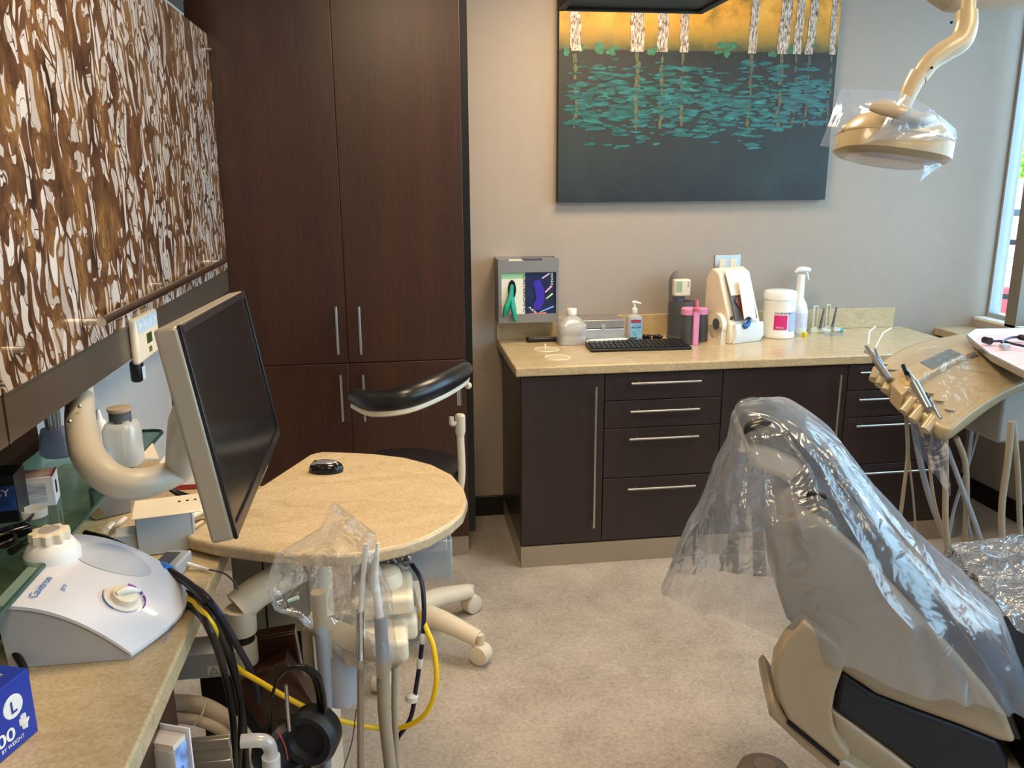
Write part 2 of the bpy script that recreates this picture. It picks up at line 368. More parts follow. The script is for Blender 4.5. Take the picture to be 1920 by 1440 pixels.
# waste holes
for (px, py) in ((1025, 655), (1045, 670)):
    c = at(px, py, z=.914); hm = MB()
    hm.lathe([(.048, .0002), (.052, .002), (.056, .0022), (.058, .0002)], (c.x, c.y, .914), seg=36).build('hole_rim', 'ivory', t0)
    MB().lathe([(.0001, .0008), (.047, .001), (.0475, .0012)], (c.x, c.y, .914), seg=36).build('hole_shade_liner', mat('hole_shade_cream', 'c2b48f', .5), t0)  # flat cream liner disc, toned darker for the shade down in the hole
c = at(1022, 655, z=.914); MB().cyl((c.x, c.y, .916), (c.x, c.y, .94), .004).build('pin', 'white', t0)
def base_unit(label, xa, xb, layout, handles):
    t = thing('base_cabinet', label, 'cabinet', ((xa+xb)/2, YC, 0), group=None)
    MB().b2((xa, YC+.021, .1), (xb, -.016, .873)).build('body', 'dark_wood_plum', t)
    MB().b2((xa, YC-.0, 0), (xb, -.016, .0995)).build('kick_plate', 'kick', t)
    for (kind, x_a, x_b, za, zb), (hp0, hp1) in zip(layout, handles):
        d = MB().b2((x_a+.002, YC, za+.002), (x_b-.002, YC+.019, zb-.002)).build(kind, 'dark_wood_plum', t, bevel=.0015)
        a = at(*hp0, y=YC-.032); b = at(*hp1, y=YC-.032)
        if abs(a.x-b.x) < abs(a.z-b.z): b.x = a.x = (a.x+b.x)/2
        else: b.z = a.z = (a.z+b.z)/2
        handle(d, a, b, (0, -.032, 0), r=.0055, inset=.04)
    return t
xs = [X0] + [xat(p, YC, .5) for p in (1131, 1348, 1578)] + [X1]
zd = [.868, .742, .605, .365, .104]
def dz(py): return at(1240, py, y=YC).z
zd = [.868, dz(748), dz(800), dz(892), .104]
base_unit('dark base cabinet with one tall door at the left end of the run', xs[0], xs[1], [('door', xs[0], xs[1], .104, .868)], [((1119, 725), (1113, 990))])
base_unit('dark four-drawer base cabinet between the two door cabinets', xs[1], xs[2], [('drawer', xs[1], xs[2], zd[i+1], zd[i]) for i in range(4)],
    [((1184, 720), (1315, 714)), ((1182, 772), (1312, 767)), ((1180, 824), (1310, 818)), ((1177, 918), (1304, 911))])
base_unit('dark base cabinet with one door behind the treatment chair headrest', xs[2], xs[3], [('door', xs[2], xs[3], .104, .868)], [((1575, 703), (1562, 905))])
base_unit('dark drawer base cabinet at the window end of the run', xs[3], xs[4], [('drawer', xs[3], xs[4], zd[i+1], zd[i]) for i in range(4)],
    [((1613, 700), (1730, 694)), ((1610, 751), (1733, 744)), ((1605, 801), (1738, 792)), ((1612, 890), (1768, 879))])

# ------------------------------------------------------------------ painting
pt = thing('painting', 'unframed canvas painting of birch trunks over dark teal water', 'painting', (1.45, -.04, 1.56))
PX0, PX1, PZ0, PZ1 = .771, 2.105, 1.562, 2.52
MB().b2((PX0, -.038, PZ0), (PX1, -.001, PZ1)).build('stretcher', mat('painted_black_edge', '17191a', .5), pt, bevel=.002)
def paintmat():
    t = NT('painted_canvas'); tc = t.n('ShaderNodeTexCoord'); sp = t.n('ShaderNodeSeparateXYZ', {0: tc.outputs['Object']})
    zz = sp.outputs[2]     # local z: 0..0.96
    n1 = t.n('ShaderNodeTexNoise', {'Vector': t.coords((5, 1, 5)), 'Scale': 1.6, 'Detail': 7, 'Roughness': .65})
    n2 = t.n('ShaderNodeTexNoise', {'Vector': t.coords((1, 1, 1)), 'Scale': 240, 'Detail': 3})
    n3 = t.n('ShaderNodeTexNoise', {'Vector': t.coords((1.5, 1, 1)), 'Scale': 3, 'Detail': 4})
    dark = t.ramp(zz, [(0, H('0e141d')), (.12, H('1a2224')), (.35, H('232826')), (.62, H('27261f')), (.68, H('221c14'))])
    dark = t.mix(t.ramp(n3.outputs[0], [(.45, (0, 0, 0, 1)), (.8, (.5, .5, .5, 1))]), dark, H('24403e'))
    sky = t.ramp(n1.outputs[0], [(.3, H('7a6a1c')), (.48, H('d9a02a')), (.65, H('efc251'))])
    zn = t.n('ShaderNodeMath', {0: n1.outputs[0], 1: .16}, operation='MULTIPLY'); zs_ = t.n('ShaderNodeMath', {0: zz, 1: zn.outputs[0]}, operation='SUBTRACT')
    bush = t.ramp(zs_.outputs[0], [(.56, H('38371f')), (.63, H('6a6228')), (.74, H('d09c34'))])
    sky = t.mix(t.ramp(zs_.outputs[0], [(.6, (1, 1, 1, 1)), (.78, (0, 0, 0, 1))]), sky, bush)
    col = t.mix(t.ramp(zz, [(.672, (0, 0, 0, 1)), (.678, (1, 1, 1, 1))]), dark, sky)
    col = t.mix(.25, col, t.ramp(n2.outputs[0], [(.35, (.0, .0, .0, 1)), (.8, (.55, .56, .5, 1))]), 'OVERLAY')
    n5 = t.n('ShaderNodeTexVoronoi', {'Vector': t.coords((1, 1, 1)), 'Scale': 55})
    col = t.mix(t.ramp(n5.outputs['Distance'], [(.05, (.5, .5, .5, 1)), (.09, (0, 0, 0, 1))]), col, H('7d8880'))
    t.l(col, t.b.inputs['Base Color']); t.b.inputs['Roughness'].default_value = .55; t.bump(n2.outputs[0], .35, .002); return t.m
MB().b2((PX0+.001, -.040, PZ0+.001), (PX1-.001, -.038, PZ1)).build('canvas', paintmat(), pt)
teal = NT('teal_impasto'); 
n = teal.n('ShaderNodeTexNoise', {'Vector': teal.coords((4, 1, 14)), 'Scale': 4, 'Detail': 5})
teal.l(teal.ramp(n.outputs[0], [(.3, H('12302f')), (.5, H('1c5451')), (.7, H('2a7476'))]), teal.b.inputs['Base Color']); teal.b.inputs['Roughness'].default_value = .4
def strokes(name, m, specs, seedv):
    random.seed(seedv); b = MB()
    for (x, z, w, h) in specs:
        n_ = 12; a = random.uniform(-.06, .1); pts = []
        for k in range(n_):
            th = 2*pi*k/n_; q = 1+random.uniform(-.3, .25)
            dx, dz_ = cos(th)*w*q, sin(th)*h*q; X = x+dx; Z = z+dz_+a*dx
            X = min(max(X, PX0+.006), PX1-.006); pts.append((X, -.0401, Z))
        b.prism(pts, (0, -random.uniform(.0008, .0022), 0))
    return b.build(name, m, pt, flat=True)
sp = []
random.seed(3)
for k in range(800):
    z = random.triangular(1.80, 2.2, 2.02); env = 1-abs((z-2.03)/.22)**2
    x = PX0+.05+random.random()*(PX1-PX0-.09)
    if z < 1.9 and not .9 < x < 1.85: continue
    w = random.uniform(.006, .042); sp.append((x, z, w, w*random.uniform(.1, .22)+.002))
strokes('teal_strokes', teal.m, sp, 5)
sp = [(PX0+.02+random.random()*1.28, random.uniform(2.225, 2.27), random.uniform(.012, .03), random.uniform(.008, .022)) for k in range(22)]
strokes('shore_bushes', mat('shore_teal', '3c6f52', .6, var=.3, vscale=60), sp, 6)
bark = NT('birch_bark'); n = bark.n('ShaderNodeTexNoise', {'Vector': bark.coords((110, 1, 30)), 'Scale': 1.2, 'Detail': 5, 'Roughness': .7})
bark.l(bark.ramp(n.outputs[0], [(.40, H('54392a')), (.5, H('a89a88')), (.6, H('cfcac2'))]), bark.b.inputs['Base Color']); bark.bump(n.outputs[0], .4, .003)
trees = [(1077, 1080, 10), (1196, 1195, 13), (1245, 1242, 10), (1287, 1282, 8), (1417, 1410, 8), (1478, 1467, 11), (1503, 1495, 8), (1530, 1517, 8), (1567, 1561, 6)]
rb = []
for (xt, xb, hw) in trees:
    tb = MB()
    a = at(xt, 5, y=-.041); b = at(xb, 97, y=-.041); w = hw*.00245
    top = V((a.x+(a.x-b.x)*.1, -.0405, PZ1-.003)); L = []; Rr_ = []
    random.seed(int(xt))
    for k in range(9):
        f_ = k/8; c = V((b.x, -.0405, 2.228)).lerp(top, f_); j = random.uniform(-.004, .004); L.append((c.x-w+j, c.y, c.z)); Rr_.append((c.x+w+j, c.y, c.z))
    tb.prism(L+Rr_[::-1], (0, -.002, 0))
    tb.build('birch_trunk', bark.m, pt, flat=True)
    for k in range(7): rb.append((b.x+random.uniform(-.006, .006), 2.215-k*.048-random.uniform(0, .02), w*random.uniform(.25, .5), random.uniform(.014, .034)))
strokes('trunk_reflections', mat('reflection_cream', '57583f', .6, var=.5, vscale=90), rb, 9)

# ------------------------------------------------------------------ wall things over the counter
gx = thing('glove_box_holder', 'grey metal double glove box holder mounted over the worktop corner', 'glove box holder', (.615, -.14, 1.01))
a = at(934, 490, y=-.14); b = at(1047, 603, y=-.14); x0, x1, z1, z0 = a.x, b.x, a.z, b.z
hm = mat('silver_painted_holder', '8f8f90', .4, .5)
fb = MB(); fx0, fx1, fz0, fz1 = at(940, 513, y=-.14).x, at(1042, 590, y=-.14).x, at(940, 590, y=-.14).z, at(940, 512, y=-.14).z
fb.b2((x0, -.142, z0), (fx0, -.138, z1)).b2((fx1, -.142, z0), (x1, -.138, z1)).b2((fx0, -.142, z0), (fx1, -.138, fz0)).b2((fx0, -.142, fz1), (fx1, -.138, z1))
fb.b2((x0, -.138, z0), (x0+.003, -.001, z1+.006)).b2((x1-.003, -.138, z0), (x1, -.001, z1+.006)).b2((x0, -.138, z0), (x1, -.001, z0+.003)).b2((x0, -.006, z0), (x1, -.001, z1+.008))
fb.build('housing', hm, gx)
MB().b2((x0, -.142, z1), (x0+.05, -.1, z1+.006)).b2((x1-.08, -.142, z1), (x1, -.09, z1+.008)).build('tab', hm, gx)
xm = at(985, 550, y=-.136).x
gb = thing('glove_box', 'white and green glove box with a green glove hanging out, left in the holder', 'glove box', ((x0+xm)/2, -.07, z0+.004), group=None)
MB().b2((x0+.004, -.134, z0+.004), (xm-.001, -.01, z1-.004)).build('carton', mat('pale_carton', 'd9dcd2', .6), gb)
MB().b2((x0+.005, -.1352, fz1-.026), (xm-.002, -.134, fz1+.02)).build('green_band', mat('green_print', '8fc49a', .6), gb)
oc = at(960, 548, y=-.1355); glm = mat('green_nitrile', '0b8f72', .45, bump=.3, bscale=90)
MB().lathe([(.0001, 0), (.0205, .0005), (.0215, .001)], (0, 0, 0), axis=(0, -1, 0)).build('slot', 'gap', gb, local=True)
sl = kids(gb)[-1]; sl.location = (oc.x-gb.location.x, -.1355-gb.location.y, oc.z-gb.location.z+.012); sl.scale = (.9, 1, 2.1)
g = MB(); g.tube([at(960, 533, y=-.139), at(957, 560, y=-.146), at(950, 578, y=-.155), at(945, 594, y=-.155)], [.010, .020, .022, .008], 12, flat=.6)
g.tube([at(960, 556, y=-.146), at(963, 580, y=-.157), at(967, 603, y=-.156)], [.014, .018, .010], 10, flat=.6)
g.tube([at(956, 568, y=-.15), at(966, 575, y=-.157)], [.018, .012], 12, False, flat=.6)
g = g.build('glove', glm, gb, sub=1)
text('CRITERION C', (at(981, 518, y=-.1362).x, -.1362, fz1-.012), (0, 0, -1), (1, 0, 0), .013, mat('print_black', '22262a', .6), gb, width=fz1-fz0-.02, name='lettering', bold=.01)
g2 = thing('glove_box', 'dark blue and purple printed glove box, right in the holder', 'glove box', ((xm+x1)/2, -.07, z0+.004))
MB().b2((xm+.001, -.134, z0+.004), (x1-.004, -.01, z1-.004)).build('carton', mat('indigo_carton', '16254f', .4, var=.5, vscale=14), g2)
def blob(pts, y, th, m, parent, name, ylen=None):
    return MB().prism([(p.x, y, p.z) for p in (at(q[0], q[1], y=y) for q in pts)], (0, -th, 0)).build(name, m, parent, flat=True)
blob([(1002, 526), (1012, 524), (1019, 540), (1021, 562), (1013, 580), (1003, 582), (999, 574), (1005, 560), (1003, 545), (999, 532)], -.1343, .004, mat('purple_glove', '3326a8', .5), g2, 'glove')
for i, (c_, q) in enumerate((('c8b6e6', (1016, 522, 1030, 512)), ('a9d9a0', (1024, 560, 1036, 550)), ('e8a8d8', (1022, 548, 1034, 536)), ('d05a4a', (988, 589, 1024, 586)), ('6f8fe0', (1012, 585, 1038, 574)))):
    A = at(q[0], q[1], y=-.1345); B = at(q[2], q[3], y=-.1345); MB().tube([A, B], [.004, .006], 8, False, flat=.3).build('printed_streak', mat('streak_%d' % i, c_, .5), g2)
text('onic', (at(1033, 514, y=-.1362).x, -.1362, fz1-.004), (0, 0, -1), (1, 0, 0), .012, 'white', g2, width=.06, bold=.01)
text('AER', (at(990, 585, y=-.1362).x, -.1362, fz0+.03), (1, 0, -.9), (.9, 0, 1), .011, 'white', g2, width=.05)
op = thing('wall_outlet', 'steel double outlet plate on the wall behind the ivory scanner', 'outlet', (1.7, 0, 1.2))
a = at(1341, 478, y=-.006); b = at(1387, 515, y=-.006)
MB().b2((a.x, -.006, a.z-.115), (b.x, 0, a.z)).build('plate', 'steel', op, bevel=.002)
for fx in (.3, .72): MB().b2((a.x+(b.x-a.x)*fx-.017, -.009, a.z-.095), (a.x+(b.x-a.x)*fx+.017, -.005, a.z-.022)).build('socket', 'ivory', op, bevel=.003)
for pxx, zz in ((938, at(938, 690, y=0).z),): pass

# ------------------------------------------------------------------ things on the worktop
ZW = .914
def X(px, y): return xat(px, y, ZW)
def zt(px, py, y): return at(px, py, y=y).z
# remote control
xa, xb = X(987, -.1), X(1046, -.1)
t = thing('remote_control', 'slim black remote control lying below the glove box holder', 'remote control', ((xa+xb)/2, -.1, ZW))
MB().b2((xa, -.125, ZW), (xb, -.075, ZW+.021)).build('body', 'black', t, bevel=.006)
k_ = MB()
for i in range(11): k_.box((xa+.016+i*(xb-xa-.03)/10, -.1, ZW+.0215), (.007, .03, .003))
k_.build('buttons', 'grey', t, bevel=.001)
# clear wash bottle
y = -.17; xc = X(1071, y); w = (X(1096, y)-X(1045, y))/2
t = thing('plastic_bottle', 'squat clear plastic bottle with white cap near the glove boxes', 'bottle', (xc, y, ZW))
zt_ = zt(1071, 578, y)-ZW
MB().lathe([(w*.95, 0), (w, .008), (w*.93, .04), (w*.93, .05), (w, .06), (w*.98, zt_*.55), (w*.62, zt_*.72), (.02, zt_*.8), (.02, zt_*.84)], (xc, y, ZW), sq=5, seg=32).build('body', M_['frost'], t)
MB().lathe([(w*.88, .004), (w*.9, .05), (w*.9, .075)], (xc, y, ZW), sq=5, seg=32).build('liquid', film('milky_liquid', .45, 'e8ecec', .3, 5, .1, .2), t)
MB().lathe([(.023, 0), (.024, .004), (.024, .026), (.021, .03)], (xc, y, ZW+zt_*.82)).build('cap', 'white', t)
# aluminium case
y0, y1 = -.2, -.03; xa, xb = X(1092, y0), X(1170, y0); h = zt(1130, 600, y0)-ZW
t = thing('aluminium_case', 'small silver aluminium case standing behind the keyboard', 'case', ((xa+xb)/2, -.12, ZW))
alm = mat('aluminium_case_skin', 'bfc3c8', .3, .6)
MB().b2((xa, y0, ZW), (xb, y1, ZW+h*.62)).build('body', alm, t, bevel=.003); MB().b2((xa, y0, ZW+h*.64), (xb, y1, ZW+h)).build('lid', mat('case_lid', '9a9692', .35, .5), t, bevel=.004)
cc = at(1131, 613, y=y0-.001); rs = MB()
for k in range(7): rs.lathe([(.0001, .004), (.004, .003), (.0055, 0)], (cc.x+(.008*cos(k*pi/3) if k else 0), y0, cc.z+(.008*sin(k*pi/3) if k else 0)), axis=(0, -1, 0), seg=8)
rs.build('rosette', 'chrome', t)
for s in (-1, 1): MB().box((cc.x, y0-.002, ZW+.012), (.05, .004, .01)).build('clasp', 'grey', t, bevel=.001) if s > 0 else None
# white packet roll
y = -.26; xa, xb = X(1100, y), X(1176, y)
t = thing('white_device', 'white handheld device with dark tip lying behind the keyboard', 'device', ((xa+xb)/2, y, ZW))
MB().tube([(xa, y, ZW+.014), (xa+.03, y, ZW+.017), (xb-.02, y+.01, ZW+.017), (xb, y+.01, ZW+.016)], [.012, .017, .017, .013], 16).build('body', 'white', t)
MB().tube([(xa+.012, y-.012, ZW+.02), (xa+.04, y-.013, ZW+.022)], .008, 10, False).build('tip', 'darkgrey', t)
# keyboard
ya, yb = -.40, -.25; xk0, xk1 = X(1106, -.36), X(1287, -.33)
t = thing('keyboard', 'black computer keyboard lying on the beige worktop', 'keyboard', ((xk0+xk1)/2, -.33, ZW), R(-2))
L2 = (xk1-xk0)/2
MB().prism([(-L2, -.075, .001), (-L2, -.075, .014), (-L2, .075, .024), (-L2, .075, .001)], (2*L2, 0, 0)).build('base', 'black', t, bevel=.004, local=True)
k0 = MB().box((0, 0, 0), ((2*L2-.036)/20*.84, .021, .006)).build('key', mat('key_black', '1d1d20', .3), t, bevel=.0015, local=True)
for r_ in range(5):
    for c_ in range(20):
        kk = k0 if r_+c_ == 0 else k0.copy()
        if kk is not k0: COL.objects.link(kk)
        yy = .056-r_*.028; kk.location = (-L2+.02+c_*(2*L2-.04)/19, yy, .0215+yy*.067)
# hand sanitiser
y = -.17; xc = X(1188, y); w = (X(1202, y)-X(1174, y))/2; zz = zt(1188, 588, y)-ZW
t = thing('sanitizer_bottle', 'clear hand sanitizer pump bottle beside the aluminium case', 'bottle', (xc, y, ZW))
MB().lathe([(w*.95, 0), (w, .006), (w, zz*.7), (w*.9, zz*.9), (.011, zz), (.011, zz+.006)], (xc, y, ZW), sq=4).build('body', M_['frost'], t)
MB().b2((xc-w*.75, y-w-.001, ZW+.02), (xc+w*.75, y-w, ZW+zz*.85)).build('label', mat('sanitizer_label', '7fb6d0', .4, var=.3, vscale=60), t)
MB().b2((xc-w*.7, y-w-.002, ZW+zz*.72), (xc+w*.6, y-w-.001, ZW+zz*.82)).build('label_band', mat('label_red', 'a03040', .5), t)
text('Purell', (xc-w*.6, y-w-.0025, ZW+zz*.52), (1, 0, 0), (0, 0, 1), .01, mat('label_navy', '1c2f86', .5), t, width=w*1.2, bold=.01)
MB().lathe([(.013, 0), (.014, .003), (.014, .02), (.006, .024), (.0045, .028), (.0045, .045)], (xc, y, ZW+zz+.004)).tube([(xc-.012, y, ZW+zz+.052), (xc, y, ZW+zz+.055), (xc+.028, y-.01, ZW+zz+.048)], [.006, .007, .004], 10).build('pump', 'white', t)
# safety glasses
def glasses(px, y, label, rz, s=1):
    xc = X(px, y); t = thing('safety_glasses', label, 'glasses', (xc, y, ZW), rz)
    ln = MB()
    for sx in (-1, 1): ln.sph((sx*.026*s, 0, .018*s), (.024*s, .008, .017*s), 16)
    ln.build('lens', 'bezel', t, local=True)
    MB().tube([(-.05*s, .0, .026*s), (0, -.006, .03*s), (.05*s, 0, .026*s)], .003, 8).build('frame', 'black', t, local=True)
    for sx in (-1, 1): MB().tube([(sx*.05*s, 0, .026*s), (sx*.055*s, .04, .02), (sx*.04*s, .08, .004)], .0025, 8).build('temple', 'black', t, local=True)
    return t
glasses(1190, -.205, 'dark safety glasses nearest the sanitizer bottle', R(30), .8)
glasses(1222, -.19, 'glossy black safety glasses left of the grey canister', R(-15))
# blood pressure monitor on speaker cylinder
y = -.12; xc = X(1278, y); w = (X(1304, y)-X(1252, y))/2; z2 = zt(1278, 565, y)
t = thing('monitor_case', 'dark grey cylindrical case holding the wrist blood pressure monitor', 'case', (xc, y, ZW))
MB().lathe([(w*1.04, 0), (w*1.04, .012), (w, .015), (w, z2-ZW-.02), (w*.97, z2-ZW)], (xc, y, ZW), seg=32).build('body', 'darkgrey', t)
zb = zt(1275, 520, y)
MB().tube([(xc-w*.35, y+.02, z2-.01), (xc-w*.4, y+.02, zb-.02), (xc-w*.2, y+.015, zb)], [w*.55, w*.55, w*.5], 20).build('cuff', mat('cuff_grey', '6e7074', .6), t)
t = thing('blood_pressure_monitor', 'cream wrist blood pressure monitor with small screen on the dark case', 'blood pressure monitor', (xc, y-.03, z2))
xa, xb, za, zb2 = at(1264, 556, y=y-.05).x, at(1295, 556, y=y-.05).x, zt(1280, 556, y-.05), zt(1280, 524, y-.05)
MB().b2((xa, y-.05, za), (xb, y-.01, zb2)).build('body', 'ivory', t, bevel=.008, seg=3)
MB().b2((xa+.008, y-.0515, za+.022), (xa+.038, y-.0495, zb2-.008)).build('screen', mat('lcd_green', '9aa88c', .3), t)
for k in range(2): MB().lathe([(.0055, 0), (.005, .002)], (xb-.013, y-.0495, zb2-.016-k*.014), axis=(0, -1, 0), seg=12).build('button', 'grey', t)
# grey canisters with pink lids
for (px, yy, wpx, lab) in ((1289, -.27, 27, 'grey canister with pink lid, the wider left one'), (1313, -.22, 22, 'grey canister with pink lid behind the pink marker')):
    xc = X(px, yy); w = (X(px+wpx/2, yy)-X(px-wpx/2, yy))/2; zt2 = zt(px, 577, yy)
    t = thing('canister', lab, 'canister', (xc, yy, ZW))
    hh = zt2-ZW
    MB().lathe([(w, 0), (w, hh*.82)], (xc, yy, ZW), seg=28).build('body', 'darkgrey', t)
    MB().lathe([(w*1.04, hh*.82), (w*1.04, hh*.97), (w*.9, hh)], (xc, yy, ZW), seg=28).build('lid', 'pink', t)
y = -.31; xc = X(1303, y)
t = thing('pink_dispenser', 'tall pink pen-shaped dispenser standing in front of grey canisters', 'dispenser', (xc, y, ZW))
zc0 = zt(1303, 620, y)
MB().b2((xc-.0135, y-.008, ZW), (xc+.0135, y+.008, zc0+.095)).build('clip', 'pink', t, bevel=.003)
MB().lathe([(.016, 0), (.017, .01), (.008, .016), (.008, .035), (.004, .05)], (xc, y, zc0+.095)).build('nozzle', mat('deep_pink', 'c8657f', .4), t)
# ivory scanner
y0, y1 = -.31, -.09
def S2(px, py, y=y0): p = at(px, py, y=y); return (p.x, p.z)
t = thing('tabletop_scanner', 'ivory slanted tabletop scanner machine with a round side knob', 'scanner', (X(1375, -.2), -.2, ZW))
xL, xR = X(1325, y0), X(1430, y0)
bx0, bx1 = at(1352, 620, y=y0).x, at(1420, 620, y=y0).x
ztop = at(1380, 492, y=y0+.1).z; ztop = 1.2
prof = [(0, 0), (0, .085), (.06, .15), (.15, .28), (.185, .265), (.2, .2), (.2, 0)]
MB().prism([(bx0-.028, y0+a, ZW+b) for a, b in [(0.0, .0), (-.005, .03), (.005, .085), (.10, .295), (.15, .315), (.19, .27), (.2, 0)]], (bx1-bx0+.03, 0, 0)).build('body', 'ivory', t, bevel=.006)
MB().prism([(bx0+.0, y0+a, ZW+b) for a, b in [(-.002, .10), (.088, .285), (.086, .289), (-.006, .104)]], (bx1-bx0-.03, 0, 0)).build('tray_recess', mat('recess_grey', '55504c', .5), t)
MB().prism([(bx0+.005, y0+a, ZW+b) for a, b in [(.045, .20), (.098, .302), (.094, .307), (.038, .203)]], (bx1-bx0-.035, 0, 0)).build('lid', 'ivory', t, bevel=.002)
sc = MB(); 
def slope(u, v): 
    xx = bx0+.035+u*.085; bend = .012*sin(u*pi*1.6); return V((xx+v*.02, y0-.03+v*.075, ZW+.105+v*.15+bend))
sc.grid(slope, 14, 8).build('feed_cover', 'white', t, solid=.002)
MB().prism([(bx0+.02+a, y0-.01+b*.45, ZW+.10+b) for a, b in [(.0, .08), (.02, .1), (.06, .02), (.045, .005)]], (0, -.004, 0)).build('film_strip', mat('brown_strip', '6b3a36', .5), t)
MB().tube([(bx0+.045, y0-.012, ZW+.085), (bx0+.055, y0-.02, ZW+.075), (bx0+.07, y0-.02, ZW+.08), (bx0+.085, y0-.02, ZW+.1)], [.01, .012, .012, .009], 10).build('blue_sleeve', mat('blue_sleeve', '2a5fa8', .4), t)
kx = bx0-.030; 
MB().lathe([(.055, 0), (.055, .03), (.05, .036)], (kx-.036+.002, y0+.07, ZW+.075), axis=(1, 0, 0), seg=32).b2((kx-.034, y0+.02, ZW), (kx, y0+.12, ZW+.075)).build('side_pod', 'ivory', t)
kc = at(1333, 587, y=y0+.05)
MB().lathe([(.0001, .003), (.023, .003), (.024, 0)], (kx-.036+.001, y0+.06, ZW+.085), axis=(-1, -.001, 0), seg=28).build('knob', 'darkgrey', t)
MB().box((bx0-.008, y0+.012, ZW+.11), (.02, .004, .02), Matrix.Rotation(.4, 3, 'X')).build('side_button', 'darkgrey', t, bevel=.002)
MB().prism([(bx0-.01, y0-.008, ZW), (bx0+.0, y0-.02, ZW+.03), (bx0+.0, y0-.012, ZW+.085), (bx0+.0, y0, ZW+.085), (bx0-.01, y0, ZW)], (bx1-bx0+.01, 0, 0)).build('front_panel', mat('scanner_front_white', 'dfe0dc', .35), t, bevel=.003)
t.rotation_euler = (0, 0, .36); t.scale = (.93, .93, 1.09); t.location.x += .012; t.location.y += .02
# wipes tub
y = -.17; xc = X(1458, y); w = (X(1486, y)-X(1430, y))/2; hh = zt(1458, 544, y)-ZW
t = thing('wipes_tub', 'white tub of disinfecting wipes with a pink square label', 'tub', (xc, y, ZW))
MB().lathe([(w*.95, 0), (w, .004), (w, .015), (w*.97, .02), (w*.97, hh*.82)], (xc, y, ZW), seg=40).build('body', 'white', t)
MB().lathe([(w*1.0, hh*.82), (w*1.02, hh*.9), (w*.96, hh*.98), (w*.8, hh)], (xc, y, ZW), seg=40).build('lid', mat('lid_white', 'edeeee', .3), t)
def wrap(name, m, a0, a1, z0_, z1_, rr, par, cx, cy, n_=14):
    def f_(u, v): a = a0+(a1-a0)*u; return V((cx+rr*sin(a), cy-rr*cos(a), z0_+(z1_-z0_)*v))
    return MB().grid(f_, n_, 2).build(name, m, par)
wrap('pink_label', mat('magenta_label', 'cf2f78', .45), -.75, .1, ZW+.045, ZW+.115, w*.985, t, xc, y)
wrap('fine_print', mat('fine_print', 'a9b3cc', .6, var=.35, vscale=300), .2, 1.1, ZW+.035, ZW+.13, w*.985, t, xc, y)
def wtext(s_, a0, z, h, wd, m, par, cx, cy, rr):
    n_ = len(s_)
    for i_, ch in enumerate(s_):
        if ch == ' ': continue
        a = a0+i_*wd/rr/n_; text(ch, (cx+rr*sin(a), cy-rr*cos(a), z), (cos(a), sin(a), 0), (0, 0, 1), h if ch.isupper() or ch in 'tldb' else h*.75, m, par, width=wd/n_*.8, bold=.01)
wtext('CaviWipes', -.72, ZW+.12, .012, .078, mat('label_purple', '5a3a78', .5), t, xc, y, w*.99)
wtext('Metrex', -.6, ZW+.052, .009, .036, 'white', t, xc, y, w*.992)
# spray bottle
y = -.08; xc = X(1494, y); w = (X(1510, y)-X(1478, y))/2
zn = zt(1492, 560, y); zh = zt(1497, 512, y)
t = thing('spray_bottle', 'white trigger spray bottle standing behind the wipes tub', 'spray bottle', (xc, y, ZW))
MB().lathe([(w*.96, 0), (w, .005), (w, (zn-ZW)*.62), (w*.8, (zn-ZW)*.85), (w*.45, (zn-ZW)*1.02), (w*.42, (zh-ZW)*.98)], (xc, y, ZW), seg=32).build('body', 'white', t)
wrap('label', mat('spray_label', 'd9cfe0', .5, var=.3, vscale=160), -.9, .9, ZW+.03, ZW+(zn-ZW)*.6, w*1.01, t, xc, y)
MB().tube([(xc-.034, y, zh+.004), (xc-.01, y, zh+.018), (xc+.03, y, zh+.016), (xc+.045, y, zh+.012)], [.005, .013, .013, .009], 14).build('head', 'white', t)
MB().tube([(xc+.026, y, zh+.006), (xc+.034, y, zh-.012), (xc+.042, y, zh-.036)], [.006, .005, .003], 10).build('trigger', 'white', t)
# etch syringe clips
def clip(px, y, label):
    xc = X(px, y); t = thing('syringe_stand', label, 'syringe stand', (xc, y, ZW), group=None)
    MB().prism([(-.03, -.012, 0), (-.03, -.012, .018), (-.015, -.012, .032), (.0, -.012, .03), (.03, -.012, .012), (.03, -.012, 0)], (0, .024, 0)).build('base', mat('sage_cream_plastic', 'c9ccb6', .4), t, bevel=.003, local=True)
    f_ = MB(); f_.box((-.018, 0, .082), (.005, .016, .105)).box((.0, 0, .082), (.004, .016, .1)).box((-.009, 0, .134), (.022, .016, .006)); f_.build('frame', mat('sage_cream_plastic', 'c9ccb6', .4), t, bevel=.0015, local=True)
    MB().tube([(.014, -.014, .025), (.02, -.014, .065), (.028, -.014, .125)], [.010, .009, .006], 10, flat=.6).build('dark_handle', 'darkgrey', t, local=True)
    MB().tube([(.02, -.02, .018), (.06, -.03, .012)], [.011, .008], 12, False).build('barrel', 'frost', t, local=True)
    return t
clip(1529, -.11, 'cream syringe stand with dark handle nearest the spray bottle')
clip(1552, -.085, 'cream syringe stand with dark handle at the right of the pair')
xc = X(1574, -.12); t = thing('syringe', 'small clear syringe with teal collar at the end of the worktop clutter', 'syringe', (xc, -.12, ZW))
MB().tube([(xc-.03, -.12, ZW+.012), (xc, -.12, ZW+.011)], .009, 12, False).build('barrel', 'frost', t)
MB().tube([(xc, -.12, ZW+.011), (xc+.014, -.12, ZW+.01)], .0095, 12, False).build('collar', mat('teal_collar', '2a9a94', .4), t)
MB().tube([(xc+.014, -.12, ZW+.01), (xc+.034, -.12, ZW+.009)], [.004, .002], 8, False).build('needle_cap', 'frost', t)
